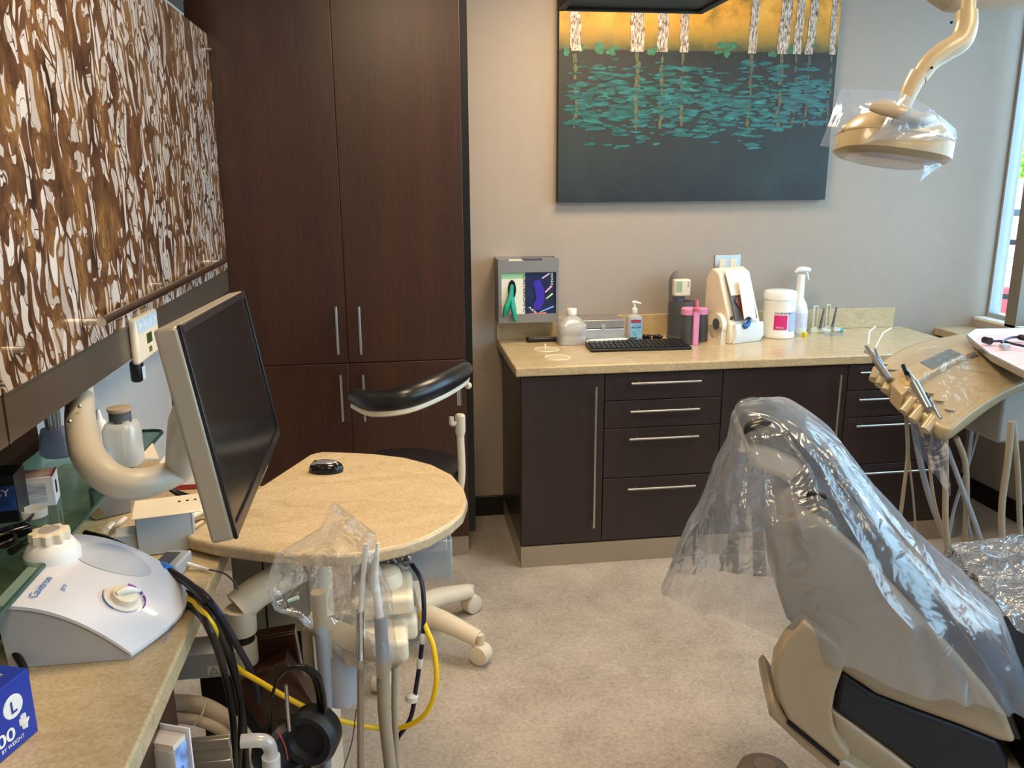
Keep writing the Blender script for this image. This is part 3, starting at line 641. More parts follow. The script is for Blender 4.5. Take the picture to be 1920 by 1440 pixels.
xc = X(1560, -.17); tag(MB().box((xc, -.17, ZW+.001), (.09, .05, .0015)).build('plastic_slip', 'blue_film'), 'small clear plastic slip lying under the syringe stands', 'slip')
for px, y, lab in ((1505, -.19, 'yellow tip with white stem, the left of two'), (1510, -.205, 'yellow tip with white stem, the right of two')):
    xc = X(px, y); t = thing('mixing_tip', lab+' in front of the spray bottle', 'tip', (xc, y, ZW))
    MB().lathe([(.006, 0), (.0075, .003), (.0075, .02), (.004, .024)], (xc, y, ZW)).build('hub', mat('yellow_tip', 'e3cf22', .4), t); MB().cyl((xc, y, ZW+.023), (xc, y, ZW+.048), .003, .0025, 10).build('stem', 'white', t)

#PART2
# ================================================================== LEFT SIDE
XU = -.66
sw = NT('swirl_resin_panel')
def swirl():
    t = sw; tc = t.n('ShaderNodeTexCoord')
    wn = t.n('ShaderNodeTexNoise', {'Vector': t.coords((1, 3.2, 2.0)), 'Scale': 3.0, 'Detail': 1.5}, )
    off = t.n('ShaderNodeVectorMath', {0: wn.outputs[1], 1: (.5, .5, .5)}, operation='SUBTRACT'); sc_ = t.n('ShaderNodeVectorMath', {0: off.outputs[0], 'Scale': .13}, operation='SCALE')
    def vor(scale, yz, seed):
        mp = t.coords((0, yz[0], yz[1])); ad = t.n('ShaderNodeVectorMath', {0: mp, 1: sc_.outputs[0]}, operation='ADD'); ad2 = t.n('ShaderNodeVectorMath', {0: ad.outputs[0], 1: (0, seed, seed*1.7)}, operation='ADD')
        e = t.n('ShaderNodeTexVoronoi', {'Vector': ad2.outputs[0], 'Scale': scale, 'Randomness': 1}, feature='DISTANCE_TO_EDGE')
        f = t.n('ShaderNodeTexVoronoi', {'Vector': ad2.outputs[0], 'Scale': scale, 'Randomness': 1}, feature='F1')
        return e.outputs['Distance'], f.outputs['Color']
    e1, c1 = vor(27, (1, .34), 0); e2, c2 = vor(40, (1, .30), 3.3)
    nz = t.n('ShaderNodeTexNoise', {'Vector': t.coords((1, 1.5, .8)), 'Scale': 9, 'Detail': 5, 'Roughness': .6})
    nb = t.n('ShaderNodeTexNoise', {'Vector': t.coords((1, 1, .6)), 'Scale': 3.2, 'Detail': 3})
    th = t.n('ShaderNodeMapRange', {0: nb.outputs[0], 1: .35, 2: .65, 3: .03, 4: .15})
    a = t.n('ShaderNodeMath', {0: e1, 1: th.outputs[0]}, operation='SUBTRACT')
    ra = t.ramp(a.outputs[0], [(0, (0, 0, 0, 1)), (.025, (1, 1, 1, 1))])
    rb = t.ramp(e2, [(.008, (0, 0, 0, 1)), (.03, (1, 1, 1, 1))])
    cellr = t.n('ShaderNodeSeparateColor', {0: c2}); keep = t.ramp(cellr.outputs[0], [(.12, (0, 0, 0, 1)), (.14, (1, 1, 1, 1))])
    cell1 = t.n('ShaderNodeSeparateColor', {0: c1}); keep1 = t.ramp(cell1.outputs[1], [(.08, (0, 0, 0, 1)), (.1, (1, 1, 1, 1))])
    w = t.mix(1, ra, rb, 'MULTIPLY'); w = t.mix(1, w, keep, 'MULTIPLY'); w = t.mix(1, w, keep1, 'MULTIPLY')
    brown = t.ramp(nz.outputs[0], [(.3, H('2c1c13')), (.48, H('60422c')), (.62, H('86643c')), (.75, H('553a26'))])
    brown = t.mix(t.ramp(e2, [(.0, (.6, .6, .6, 1)), (.06, (0, 0, 0, 1))]), brown, H('28180f'))
    wc = t.ramp(cellr.outputs[1], [(0, H('aba49f')), (1, H('cfcccb'))])
    t.l(t.mix(w, brown, wc), t.b.inputs['Base Color']); t.b.inputs['Roughness'].default_value = .22; t.b.inputs['Coat Weight'].default_value = .4; t.b.inputs['Coat Roughness'].default_value = .06
swirl(); M_['swirl'] = sw.m
t = thing('wall_cabinet', 'wall cabinet with brown swirl resin door and steel bar handle on the left wall', 'cabinet', (-.8, -1.48, 1.3))
MB().b2((XL+.001, -2.488, 1.30), (XU-.02, -.482, 2.19)).build('body', 'dark_wood', t)
d = MB().b2((XU-.018, -2.487, 1.325), (XU, -.482, 2.205)).build('door', 'swirl', t, bevel=.002, flat=True)
a = at(190, 603, x=-.618); b = at(420, 490, x=-.618); zz = (a.z+b.z)/2
handle(d, (-.618, a.y, zz), (-.618, b.y, zz), (.04, 0, 0), r=.010, m=mat('polished_bar', 'ddd6c8', .16, 1), inset=.012)
for (px, py) in ((40, 655), (393, 92), (300, 533)):
    q = at(px, py, x=XU+.012); MB().cyl((XU-.001, q.y, q.z), (XU+.018, q.y, q.z), .006).build('standoff', 'steel', d)
q = at(300, 533, x=XU+.012); MB().cyl((XU-.001, q.y, 2.148), (XU+.018, q.y, 2.148), .006).build('standoff', 'steel', d)
MB().b2((XU-.018, -2.4875, 1.238), (XU-.002, -.484, 1.322)).build('light_valance', mat('dark_brushed_valance', '85796c', .33, .75), t, bevel=.001)
MB().b2((XU-.019, -2.4885, 1.3225), (XU+.0005, -.484, 1.3255)).build('door_edge_strip', 'steel', t)
MB().b2((XU-.019, -2.4895, 1.238), (XU-.001, -2.4865, 1.322)).build('valance_end_cap', 'steel', t)
t = thing('wall_cabinet', 'wall cabinet nearest the camera at the left frame edge, only its door edge in view', 'cabinet', (-.8, -3.2, 1.3))
MB().b2((XL+.001, -4.2, 1.30), (XU-.02, -2.496, 2.19)).build('body', 'dark_wood', t)
MB().b2((XU-.018, -4.2, 1.325), (XU, -2.4965, 2.205)).build('door', 'swirl', t, bevel=.002, flat=True)
MB().b2((XU-.018, -4.2, 1.238), (XU-.002, -2.4965, 1.322)).build('light_valance', mat('dark_brushed_valance', '85796c', .33, .75), t)
# woven basket on top
wv = NT('silver_weave'); bt = wv.n('ShaderNodeTexBrick', {'Vector': wv.coords((1, 1, 1), (R(90), 0, R(90))), 'Scale': 26, 'Color1': H('dfe6ec'), 'Color2': H('b4c0cb'), 'Mortar': H('4a5058')}); wv.l(bt.outputs[0], wv.b.inputs['Base Color']); wv.b.inputs['Metallic'].default_value = .1; wv.b.inputs['Roughness'].default_value = .35
q = at(340, 28, x=XU-.03); q2 = at(356, 30, x=XU-.03)
t = thing('woven_basket', 'silver woven basket standing on top of the swirl-door wall cabinet', 'basket', (-.78, -.98, 2.206))
MB().loft([[(x_*s_-.79, y_*s_-.93, z_) for x_, y_ in ((-.11, -.22), (.11, -.22), (.11, .22), (-.11, .22))] for z_, s_ in ((2.206, .95), (2.42, 1.02))]).build('body', wv.m, t, bevel=.01)
MB().b2((-.91, -1.16, 2.42), (-.67, -.70, 2.435)).build('rim', wv.m, t, bevel=.004)
# control pad on valance
t = thing('control_pad', 'ivory keypad with small green display clipped to the cabinet valance', 'control pad', (-.65, -1.69, 1.28))
o0 = at(270, 622, x=-.648); ys0, ys1, z0_, z1_ = -1.80, -1.60, 1.222, 1.338
MB().b2((XU-.0018, ys0, z0_), (XU+.018, ys1, z1_)).build('housing', 'ivory', t, bevel=.008, seg=3)
MB().b2((XU+.0178, ys0+.012, z1_-.04), (XU+.0186, ys1-.012, z1_-.006)).build('key_strip', mat('pale_blue_strip', 'b8cfe4', .4, var=.2, vscale=90), t)
MB().b2((XU+.0178, -1.72, 1.262), (XU+.019, -1.675, 1.288)).build('display', mat('lcd_dark_green', '2e3a1a', .2, emit='3c5a20', es=.3), t)
for k in range(4): MB().cyl((XU+.0178, ys0+.035+k*.044, z1_-.022), (XU+.0195, ys0+.035+k*.044, z1_-.022), .006, seg=12).build('key', 'white', t)
MB().b2((XU+.0178, -1.71, 1.238), (XU+.019, -1.685, 1.252)).build('badge', mat('badge_brown', '6b5a30', .5), t)
# small black sensor with label
c_ = at(257, 695, x=-.80)
t = thing('sensor', 'small black sensor with white label hanging under the wall cabinet', 'sensor', (-.80, c_.y, c_.z))
MB().box((-.80, c_.y, c_.z), (.035, .045, .07)).build('body', 'black', t, bevel=.012, seg=3)
MB().box((-.7815, c_.y+.004, c_.z-.008), (.002, .03, .042)).build('label', mat('label_white', 'dfe6ef', .5, var=.2, vscale=200), t, bevel=.001)
MB().cyl((-.80, c_.y, c_.z+.033), (-.80, c_.y, 1.30), .004).build('stem', 'black', t)
# dark side panel on the wall
pa = at(0, 860, x=XL+.012); pb = at(72, 860, x=XL+.012)
tag(MB().b2((XL+.001, -2.6, 1.01), (XL+.02, pb.y, 1.30)).build('wall_panel', 'dark_wood'), 'dark wood panel on the left wall under the cabinet', 'panel')
# glass shelf
ZG = 1.036; xg = -.62
t = thing('glass_shelf', 'green-edged glass shelf fixed along the left wall above the worktop', 'shelf', (-.78, -2.3, ZG))
e = .03; yf = -1.735; P_ = [(XL+.002, -3.6), (xg, -3.6)]+[(xg-e+e*cos(k*pi/10), yf-e+e*sin(k*pi/10)) for k in range(6)]+[(-.905, yf), (XL+.002, yf)]
MB().prism([(x_, y_, ZG-.009) for x_, y_ in P_], (0, 0, .009)).build('pane', 'glass', t, bevel=.001)
eb = MB(); eb.tube([(x_+.0008, y_, ZG-.0045) for x_, y_ in P_[1:]], .0046, 6, False); eb.build('polished_edge', 'glass_edge', t)
# left worktop + cabinet below
XE = -.379
lw_ = thing('worktop', 'beige travertine worktop running along the left wall under the monitor', 'worktop', (-.65, -2.6, .874))
MB().b2((XL+.002, -4.8, .874), (XE, -1.62, .9135)).build('top', 'counter', lw_, bevel=.005)
t = thing('base_cabinet', 'dark base cabinet under the near end of the left worktop', 'cabinet', (-.65, -3.7, 0))
MB().b2((XL+.002, -4.8, .1), (XE-.03, -2.66, .873)).build('body', 'dark_wood', t); MB().b2((XL+.002, -4.8, 0), (XE-.05, -2.67, .0995)).build('kick_plate', 'kick', t)
MB().b2((XE-.03, -3.6, .104), (XE-.012, -2.662, .868)).build('door', 'dark_wood', t, bevel=.001)

# ---- things on the glass shelf
def box_thing(name, label, cat, c, size, rz, m, local=True):
    t = thing(name, label, cat, c, rz); MB().box((0, 0, size[2]/2), size).build('carton', m, t, bevel=.001, local=True); return t
q = at(103, 948, z=ZG)
t = box_thing('product_box', 'white oximeter carton with red-topped lid on the glass shelf', 'box', (q.x-.045, q.y+.02, ZG+.0005), (.085, .055, .062), R(12), mat('carton_white', 'd6dae0', .5))
MB().box((0, 0, .0626), (.08, .052, .001)).build('printed_top', mat('carton_top', 'a08a84', .5, var=.4, vscale=30), t, local=True); MB().box((.041, 0, .0628), (.004, .055, .0012)).build('red_edge', mat('red_print', '8f2430', .5), t, local=True)
MB().box((-.004, -.0278, .03), (.065, .001, .04)).build('text_block', mat('text_lines', 'aeb8c6', .5, var=.4, vscale=260, stretch=(.1, .1, 1)), t, local=True)
MB().box((.0428, -.004, .033), (.001, .015, .026)).build('device_print', 'black', t, local=True, bevel=.002)
T_ = t.matrix_basis; text('oximeter', T_ @ V((-.036, -.0284, .051)), T_.to_3x3() @ V((1, 0, 0)), (0, 0, 1), .006, 'darkgrey', t, width=.03)
q = at(8, 985, z=ZG)
t = box_thing('product_box', 'black carton with blue and white lettering at the left frame edge', 'box', (q.x-.03, q.y+.04, ZG+.0005), (.10, .07, .095), R(8), mat('carton_black', '0f131c', .35))
MB().box((0, -.0355, .05), (.096, .001, .05)).build('printed_panel', mat('blue_print', '26407a', .4, var=.6, vscale=40), t, local=True)
T_ = t.matrix_basis
text('LEGACY', T_ @ V((-.04, -.0365, .055)), T_.to_3x3() @ V((1, 0, 0)), (0, 0, 1), .014, 'white', t, width=.08, bold=.01)
q = at(66, 968, z=ZG); t = thing('plastic_dish', 'small clear plastic dish lying in front of the oximeter carton', 'dish', (q.x, q.y, ZG))
MB().lathe([(.021, 0), (.023, .001), (.0235, .016), (.022, .016), (.021, .003), (.0001, .002)], (q.x, q.y, ZG+.0005)).build('dish', 'frost', t)
t = thing('cable_bundle', 'coiled black power adapter and plug lying on the glass shelf', 'cable', (-.72, -2.42, ZG))
q = at(35, 1000, z=ZG+.012); MB().box((q.x-.01, q.y, ZG+.015), (.06, .03, .022), Matrix.Rotation(R(40), 3, 'Z')).build('adapter', 'bezel', t, bevel=.006)
def coil(c, r1, r2, z, n_, turns): return [(c[0]+r1*cos(k*2*pi*turns/n_), c[1]+r2*sin(k*2*pi*turns/n_), z+.004*sin(k*1.7)) for k in range(n_)]
MB().tube(coil((q.x-.03, q.y-.03), .035, .028, ZG+.012, 30, 3.3), .0035, 8).build('cord', 'black', t)
for (pa_, pb_) in (((30, 1000), (62, 965)), ((20, 1035), (84, 993))):
    A = at(*pa_, z=ZG+.012); B = at(*pb_, z=ZG+.012); MB().tube([A, B], [.007, .003], 8, False).build('plug', 'bezel', t)
q = at(107, 852, z=ZG); q = V((-.80, -2.0, ZG)); q = at(110, 862, z=ZG)
t = thing('brush_bag', 'small plastic bag of white bristle brushes at the back of the shelf', 'bag', (q.x, q.y, ZG))
MB().loft([[(q.x+a*w_, q.y+b*w_*.7, ZG+.001+z_) for a, b in ((-1, -1), (1, -1), (1.1, 0), (1, 1), (-1, 1), (-1.1, 0))] for z_, w_ in ((0, .035), (.03, .038), (.075, .026), (.08, .03))]).build('bag', mat('lilac_bag', 'a9a2c4', .35, alpha=.75), t, sub=1)
br = MB()
for k in range(40): a = k*2.4; r_ = .02*math.sqrt(k/40); br.cyl((q.x+r_*cos(a)*.8, q.y+r_*sin(a)*.8, ZG+.05), (q.x+r_*cos(a), q.y+r_*sin(a), ZG+.125), .0012, seg=5)
br.build('bristles', mat('bristle_beige', 'b5aea2', .6), t)
q = at(236, 868, z=ZG); 
t = thing('pump_bottle', 'frosted square bottle with dark flip pump lid on the glass shelf', 'bottle', (q.x, q.y, ZG)); bh = .105
MB().lathe([(.036, 0), (.038, .004), (.038, .085), (.032, .098), (.022, .10), (.022, .105)], (q.x, q.y, ZG+.0005), sq=4).build('body', 'frost', t)
MB().lathe([(.024, .1), (.024, .122)], (q.x, q.y, ZG)).build('collar', 'darkgrey', t)
MB().lathe([(.022, .1225), (.027, .128), (.027, .134), (.014, .136)], (q.x, q.y, ZG)).build('lid', 'tan', t)
MB().cyl((q.x, q.y, ZG+.01), (q.x, q.y, ZG+.1), .003).build('dip_tube', 'white', t)
q = at(193, 842, z=ZG)
t = thing('dropper_bottle', 'white dropper bottle with navy base stripe left of the pump bottle', 'bottle', (q.x-.0, q.y, ZG))
MB().lathe([(.017, 0), (.018, .004), (.018, .062), (.012, .074), (.009, .075), (.004, .10), (.003, .1)], (q.x, q.y, ZG+.0005)).build('body', 'white', t)
MB().lathe([(.0185, .006), (.0185, .012)], (q.x, q.y, ZG)).build('stripe', mat('navy_stripe', '1c2b8a', .5), t)
q = at(262, 860, z=ZG); tag(MB().prism([(q.x, q.y, ZG+.001), (q.x+.045, q.y-.01, ZG+.001), (q.x+.02, q.y+.04, ZG+.022)], (0, .003, .003)).build('paper_slip', mat('slip_cream', 'd8cdb6', .6)), 'folded cream paper slip right of the pump bottle', 'paper')

# ---- monitor on its arm
SCL = 1.04
def sc_pt(p): return CAM+(V(p)-CAM)*SCL
TL, TR, BR, BL = [sc_pt(p) for p in ((-.257, -2.936, 1.508), (-.273, -2.397, 1.48), (-.227, -2.41, 1.208), (-.211, -2.949, 1.237))]
c_ = (TL+TR+BR+BL)/4; wx = (TR-TL).normalized(); hz = (TL-BL); hz = (hz-wx*hz.dot(wx)).normalized(); nn = wx.cross(hz)
if nn.x < 0: nn = -nn
mw, mh = (TR-TL).length, (TL-BL).length
rot = Matrix((wx, hz, wx.cross(hz))).transposed()
sg = 1 if wx.cross(hz).dot(nn) > 0 else -1
t = thing('monitor', 'black-screened computer monitor with silver rim beside the swirl cabinet', 'monitor', tuple(c_))
def mbx(x0_, x1_, y0_, y1_, z0_, z1_, b=None):
    b = b or MB(); lo = V((x0_, y0_, z0_)); hi = V((x1_, y1_, z1_)); cc_ = (lo+hi)/2
    return b.box(c_+wx*cc_.x+hz*cc_.y+nn*cc_.z, (x1_-x0_, y1_-y0_, z1_-z0_), rot)
mbx(-mw/2, mw/2, -mh/2, mh/2, -.03, .0).build('rear_shell', mat('monitor_silver', 'a39e92', .35, .4), t, bevel=.005, seg=3)
fr = MB(); bz = .012
mbx(-mw/2+.001, mw/2-.001, mh/2-bz, mh/2-.001, -.001, .004, fr); mbx(-mw/2+.001, mw/2-.001, -mh/2+.001, -mh/2+bz+.004, -.001, .004, fr); mbx(-mw/2+.001, -mw/2+bz, -mh/2, mh/2, -.001, .004, fr); mbx(mw/2-bz, mw/2-.001, -mh/2, mh/2, -.001, .004, fr)
fr.build('bezel', mat('bezel_dark', '1b1c20', .25), t, bevel=.001)
mbx(-mw/2+bz, mw/2-bz, -mh/2+bz, mh/2-bz, -.001, .001).build('screen', mat('screen_black', '111214', .18), t)
mbx(-.1, .1, -.09, .09, -.06, -.03).build('rear_bulge', 'black', t, bevel=.015, seg=3)
for k in (0, 1): mbx(-mw/2+.09+.0, -mw/2+.125, -.02-k*.05, .012-k*.05, -.045, -.03).build('usb_hub_port', 'black', t, bevel=.003)
# thick arm
A = [at(150, 745, x=-.715), at(152, 800, x=-.66), at(170, 862, x=-.585), at(218, 903, x=-.53), at(275, 905, x=-.48), at(335, 884, x=-.44)]
t = thing('monitor_stand', 'thick off-white curved monitor arm rising in front of the glass shelf', 'arm', tuple(A[0]))
MB().tube(A, [.030, .031, .031, .031, .029, .026], 18).build('curved_arm', mat('arm_grey_ivory', 'b3ad9f', .4), t)
for p in ((150, 762), (131, 790)): q = at(*p, x=-.655); MB().sph(q, .0045, 10).build('screw', 'steel', t)
J = A[-1]; B = c_-nn*.062
MB().tube([J, (J+B)/2+V((0, 0, .035)), B], [.026, .03, .026], 18).build('swivel_joint', mat('arm_grey_ivory', 'b3ad9f', .4), t)
q = A[0]; MB().cyl((q.x, q.y, q.z-.01), (q.x, q.y, 1.30), .03, .03).build('mounting_post', 'ivory', t)

# ---- ultrasonic scaler unit (D shaped)
y0, y1 = -2.665, -2.40
def xf(y): v = (y-y0)/(y1-y0); return -.455+.05*sin(pi*min(1, v*.9+.05))+.012*v
def topz(u): return .1*(1-u**2.1)+.012
t = thing('scaler_unit', 'white ultrasonic scaler unit with round dial on the left worktop', 'dental unit', (-.54, -2.53, ZW))
xb_ = -.645
def f_(u, v):
    y = y0+(y1-y0)*v; x = xb_+(xf(y)-xb_)*u; return V((x, y, ZW+topz(u)))
g_ = MB(); N1, N2 = 16, 16
rings = []
for j in range(N2+1):
    v = j/N2; top = [f_(i/N1, v) for i in range(N1+1)]; y = top[0].y
    rings.append([V((xb_+.008, y, ZW+.0005))]+top+[V((xf(y)-.006, y, ZW+.0005))])
g_.loft(rings); g_.build('housing', mat('scaler_grey', 'a9abb0', .4), t)
shell = MB(); rings = []
for j in range(N2+1):
    v = -.02+1.04*j/N2; y = y0+(y1-y0)*v
    top = [f_(i/N1, v)+V((.003*(i/N1)-.001, 0, .0025)) for i in range(N1+1)]; rings.append(top+[p-V((0, 0, .006)) for p in top[::-1]])
shell.loft(rings); shell.build('top_shell', mat('scaler_white', 'cdced6', .28, coat=.3), t)
def on(u, v, dz_=.003): return f_(u, v)+V((0, 0, dz_))
def nrm(u, v): e_ = .01; a = f_(u+e_, v)-f_(u-e_, v); b = f_(u, v+e_)-f_(u, v-e_); return a.cross(b).normalized()
du, dv = .70, .30; dn = nrm(du, dv); dc = on(du, dv, .004)
MB().lathe([(.031, 0), (.031, .0015), (.026, .002), (.024, .002)], dc, axis=dn, seg=36).build('dial_ring', mat('ring_pale', 'd5d0cc', .3), t)
MB().lathe([(.022, .001), (.021, .012), (.018, .014)], dc, axis=dn, seg=30).build('dial', 'ivory', t)
tx = (f_(du+.02, dv)-f_(du-.02, dv)).normalized(); ty = dn.cross(tx)
MB().tube([dc+dn*.014-tx*.012-ty*.012, dc+dn*.02, dc+dn*.014+tx*.018+ty*.018], [.005, .007, .003], 10).build('pointer', 'white', t)
def arc(a0, a1, r_, m, nm, w_=.0025):
    MB().tube([dc+dn*.002+(tx*cos(a0+(a1-a0)*k/10)+ty*sin(a0+(a1-a0)*k/10))*r_ for k in range(11)], w_, 6, False, flat=.4).build(nm, m, t)
for k in range(4): arc(R(-5+k*27), R(17+k*27), .037, mat('violet_print', '8c4cb4', .5), 'purple_scale')
arc(R(180), R(262), .034, mat('blue_print2', '4a73b4', .5), 'blue_scale', .0015)
pl = MB(); 
def fl(u, v): a = 2*pi*u; return f_(.50+.26*cos(a)*v, .74+.2*sin(a)*v)+V((0, 0, .0036))
pl.grid(fl, 24, 3, closeu=True); pl.build('grey_window', mat('scaler_window', 'b3b8c2', .25), t)
kc = f_(.10, .66)
MB().lathe([(.046, -.01), (.046, .012), (.036, .03), (.030, .034)], kc, seg=36).build('collar', 'white', t)
lob = MB(); rings = []
for hh, s_ in ((.034, 1), (.040, 1.02), (.050, .98), (.052, .8)):
    rings.append([kc+V(((.031+.003*cos(9*2*pi*k/72))*s_*cos(2*pi*k/72), (.031+.003*cos(9*2*pi*k/72))*s_*sin(2*pi*k/72), hh)) for k in range(72)])
lob.loft(rings); lob.build('lobed_cap', 'ivory', t)
MB().lathe([(.0001, .0535), (.017, .0535), (.0175, .052)], kc).build('cap_window', 'frost', t)
tp = on(.30, .10, .0042); td = (f_(.30, .5)-f_(.30, .1)).normalized()
text('Cavitron', on(.26, .08, .0042), (0, 1, 0), (-1, 0, .3), .013, mat('print_blue', '3f6fb5', .5), t, width=.07, bold=.01)
text('JET', on(.38, .20, .0042), (0, 1, 0), (-1, 0, .4), .008, mat('print_blue', '3f6fb5', .5), t, width=.022, bold=.01)
text('DENTSPLY', V((xf(-2.60)+.004, -2.63, ZW+.004)), (.1, 1, 0), (0, 0, 1), .007, mat('print_blue', '3f6fb5', .5), t, width=.09, bold=.01)
tag(MB().tube([(-.64, -2.60, ZW+.05), (-.67, -2.66, ZW+.035), (-.665, -2.74, ZW+.006), (-.62, -2.76, ZW+.006), (-.60, -2.70, ZW+.006), (-.635, -2.65, ZW+.03)], .006, 10).build('cable', 'black'), 'black looped cable behind the scaler unit', 'cable')

# ---- blue glove box
t = thing('glove_box', 'royal blue carton of 300 gloves size L at the lower left corner', 'glove box', (-.60, -2.83, ZW+.0005))
A = at(62, 1262, z=1.025); hb = 1.025-ZW
q1 = at(72, 1370, z=ZW); q0 = at(0, 1432, z=ZW)
dx_ = (V((q1.x, q1.y, 0))-V((q0.x, q0.y, 0))).normalized(); dy_ = V((-dx_.y, dx_.x, 0))
rz = math.atan2(dx_.y, dx_.x); ctr = V((q1.x, q1.y, 0))-dx_*.12+dy_*.045
t.matrix_basis = Matrix.Translation((ctr.x, ctr.y, ZW+.0005)) @ Matrix.Rotation(rz, 4, 'Z')
MB().box((0, 0, .05), (.24, .09, .10)).build('carton', mat('royal_blue_carton', '20379a', .4), t, local=True, bevel=.001)
MB().box((.1205, 0, .05), (.001, .085, .095)).build('end_flap', mat('flap_brown', '5e4f50', .6), t, local=True)
T_ = t.matrix_basis; xd = T_.to_3x3() @ V((1, 0, 0)); nd = T_.to_3x3() @ V((0, -1, 0))
MB().lathe([(.0001, .0008), (.0165, .0008), (.017, 0)], T_ @ V((.085, -.045, .063)), axis=nd, seg=32).build('size_disc', 'white', t)
text('L', T_ @ V((.080, -.0462, .054)), xd, (0, 0, 1), .018, mat('royal_blue_carton', '20379a', .4), t, width=.010, bold=.02)
text('300', T_ @ V((.035, -.0455, .018)), xd, (0, 0, 1), .019, 'white', t, width=.046, bold=.02)
text('BY WEIGHT', T_ @ V((.055, -.0455, .009)), xd, (0, 0, 1), .006, 'white', t, width=.04, bold=.01)
hd = MB(); 
for k, (dx0, l_) in enumerate(((-.006, .008), (-.003, .012), (0, .013), (.003, .012))): hd.tube([T_ @ V((.098+dx0, -.0458, .028)), T_ @ V((.098+dx0, -.0458, .030+l_))], .0015, 6, False, flat=.3)
hd.tube([T_ @ V((.098, -.0458, .020)), T_ @ V((.0975, -.0458, .03))], [.004, .0055], 8, False, flat=.3); hd.tube([T_ @ V((.10, -.0458, .024)), T_ @ V((.107, -.0458, .032))], .0016, 6, False, flat=.3)
hd.build('hand_icon', 'white', t)
MB().lathe([(.012, 0), (.014, .0008), (.0145, 0)], T_ @ V((.045, -.045, .06)), axis=nd, seg=28).build('round_seal', 'white', t)
text('300', T_ @ V((.045, -.005, .1008)), xd, T_.to_3x3() @ V((0, 1, 0)), .018, 'white', t, width=.035, bold=.02)
text('BY WEIGHT', T_ @ V((.055, -.025, .1008)), xd, T_.to_3x3() @ V((0, 1, 0)), .006, 'white', t, width=.045, bold=.01)

# ---- clutter on the left worktop under the arm
zw = .914
A = at(250, 1020, z=zw); B = at(335, 1005, z=zw)
t = thing('equipment_bracket', 'pale blue-grey metal instrument bracket box lying on the left worktop', 'bracket', (-.53, -2.2, zw))
bp = mat('pale_blue_metal', 'b9c4cb', .35, .2); c0 = V((-.500, -2.23, zw)); rz = R(12); Rm = Matrix.Rotation(rz, 3, 'Z')
def lb(x0_, x1_, y0_, y1_, z0_, z1_, b): cc_ = V(((x0_+x1_)/2, (y0_+y1_)/2, (z0_+z1_)/2)); return b.box(c0+Rm @ cc_, (x1_-x0_, y1_-y0_, z1_-z0_), Rm)
b = MB(); lb(-.055, .055, -.03, -.027, .001, .085, b); lb(-.055, .055, .06, .063, .001, .085, b); lb(-.055, -.052, -.03, .06, .001, .085, b); lb(.05, .055, -.03, .06, .001, .085, b); b.build('body', bp, t, bevel=.0015)
b = MB(); lb(-.062, .075, -.036, .07, .085, .089, b); b.build('lid_plate', 'ivory', t, bevel=.002)
for k in range(3): q = c0+Rm @ V((.03+k*.016, .03, .0895)); MB().cyl(q, q+V((0, 0, .001)), .003, seg=10).build('hole', 'gap', t)
b = MB(); lb(-.10, -.056, -.02, .03, .001, .05, b); b.build('side_box', bp, t, bevel=.004)
t = thing('junction_box', 'grey steel junction box standing against the left wall splash', 'junction box', (-.72, -2.0, zw))
q = at(200, 980, z=zw); a_ = at(170, 978, z=zw); b_ = at(238, 962, z=zw)
MB().box((a_.x*.5+b_.x*.5, (a_.y+b_.y)/2+.02, zw+.035), ((b_-a_).length, .04, .068), Matrix.Rotation(math.atan2(b_.y-a_.y, b_.x-a_.x), 3, 'Z')).build('box', mat('galvanised', '8f9093', .4, .6), t, bevel=.002)
MB().lathe([(.012, 0), (.014, .001)], at(182, 962, z=zw+.03)+V((0, -.003, 0)), axis=(0, -1, 0)).build('knockout', 'steel', t)
t = thing('white_plug_cable', 'short white cable and plug beside the pale bracket box', 'cable', (-.6, -2.2, zw))
MB().tube([at(208, 1000, z=zw+.02), at(220, 985, z=zw+.04), at(235, 972, z=zw+.045)], .006, 10).build('cord', 'white', t)
MB().tube([at(200, 995, z=zw+.015), at(212, 985, z=zw+.018)], .011, 10, False).build('plug', 'frost', t)
t = thing('instrument_clamp', 'white plastic clamp fitting lying between the bracket box and the monitor', 'clamp', (-.43, -2.05, zw))
MB().tube([at(345, 1000, z=zw+.01), at(352, 975, z=zw+.02), at(375, 962, z=zw+.02), at(400, 958, z=zw+.02)], [.006, .008, .009, .010], 12).build('jaw', 'ivory', t)
MB().tube([at(350, 1003, z=zw+.01), at(362, 990, z=zw+.012), at(380, 978, z=zw+.012)], [.005, .006, .004], 10).build('lever', 'ivory', t)
MB().sph(at(357, 988, z=zw+.02), .008, 12).build('pivot', 'black', t)
# white and red box behind the monitor
q = at(345, 915, z=zw); t = thing('paper_box', 'white box with a red lower band behind the monitor on the worktop', 'box', (q.x, q.y, zw))
q = at(350, 918, z=zw); MB().b2((q.x-.06, q.y, zw+.012), (q.x+.10, q.y+.09, zw+.075)).build('carton', 'white', t, bevel=.002); MB().b2((q.x-.06, q.y, zw+.0005), (q.x+.10, q.y+.09, zw+.0118)).build('red_band', mat('red_band', '96302c', .5), t)
t = thing('cable', 'black cable curving behind the monitor above the worktop', 'cable', (-.45, -2.05, zw))
for k in range(2): MB().tube([at(305+k*6, 908+k*4, z=zw+.05), at(340, 925+k*5, z=zw+.03), at(385, 935+k*4, z=zw+.03), at(425, 930+k*3, z=zw+.05)], .005, 8).build('strand', 'black', t)
q = at(330, 1072, z=zw); t = thing('power_adapter', 'grey power adapter with thin cord near the worktop front edge', 'power adapter', (q.x, q.y, zw))
MB().box((q.x-.005, q.y, zw+.016), (.05, .075, .03), Matrix.Rotation(R(-10), 3, 'Z')).build('brick', mat('adapter_grey', '9fa3a6', .4), t, bevel=.004)
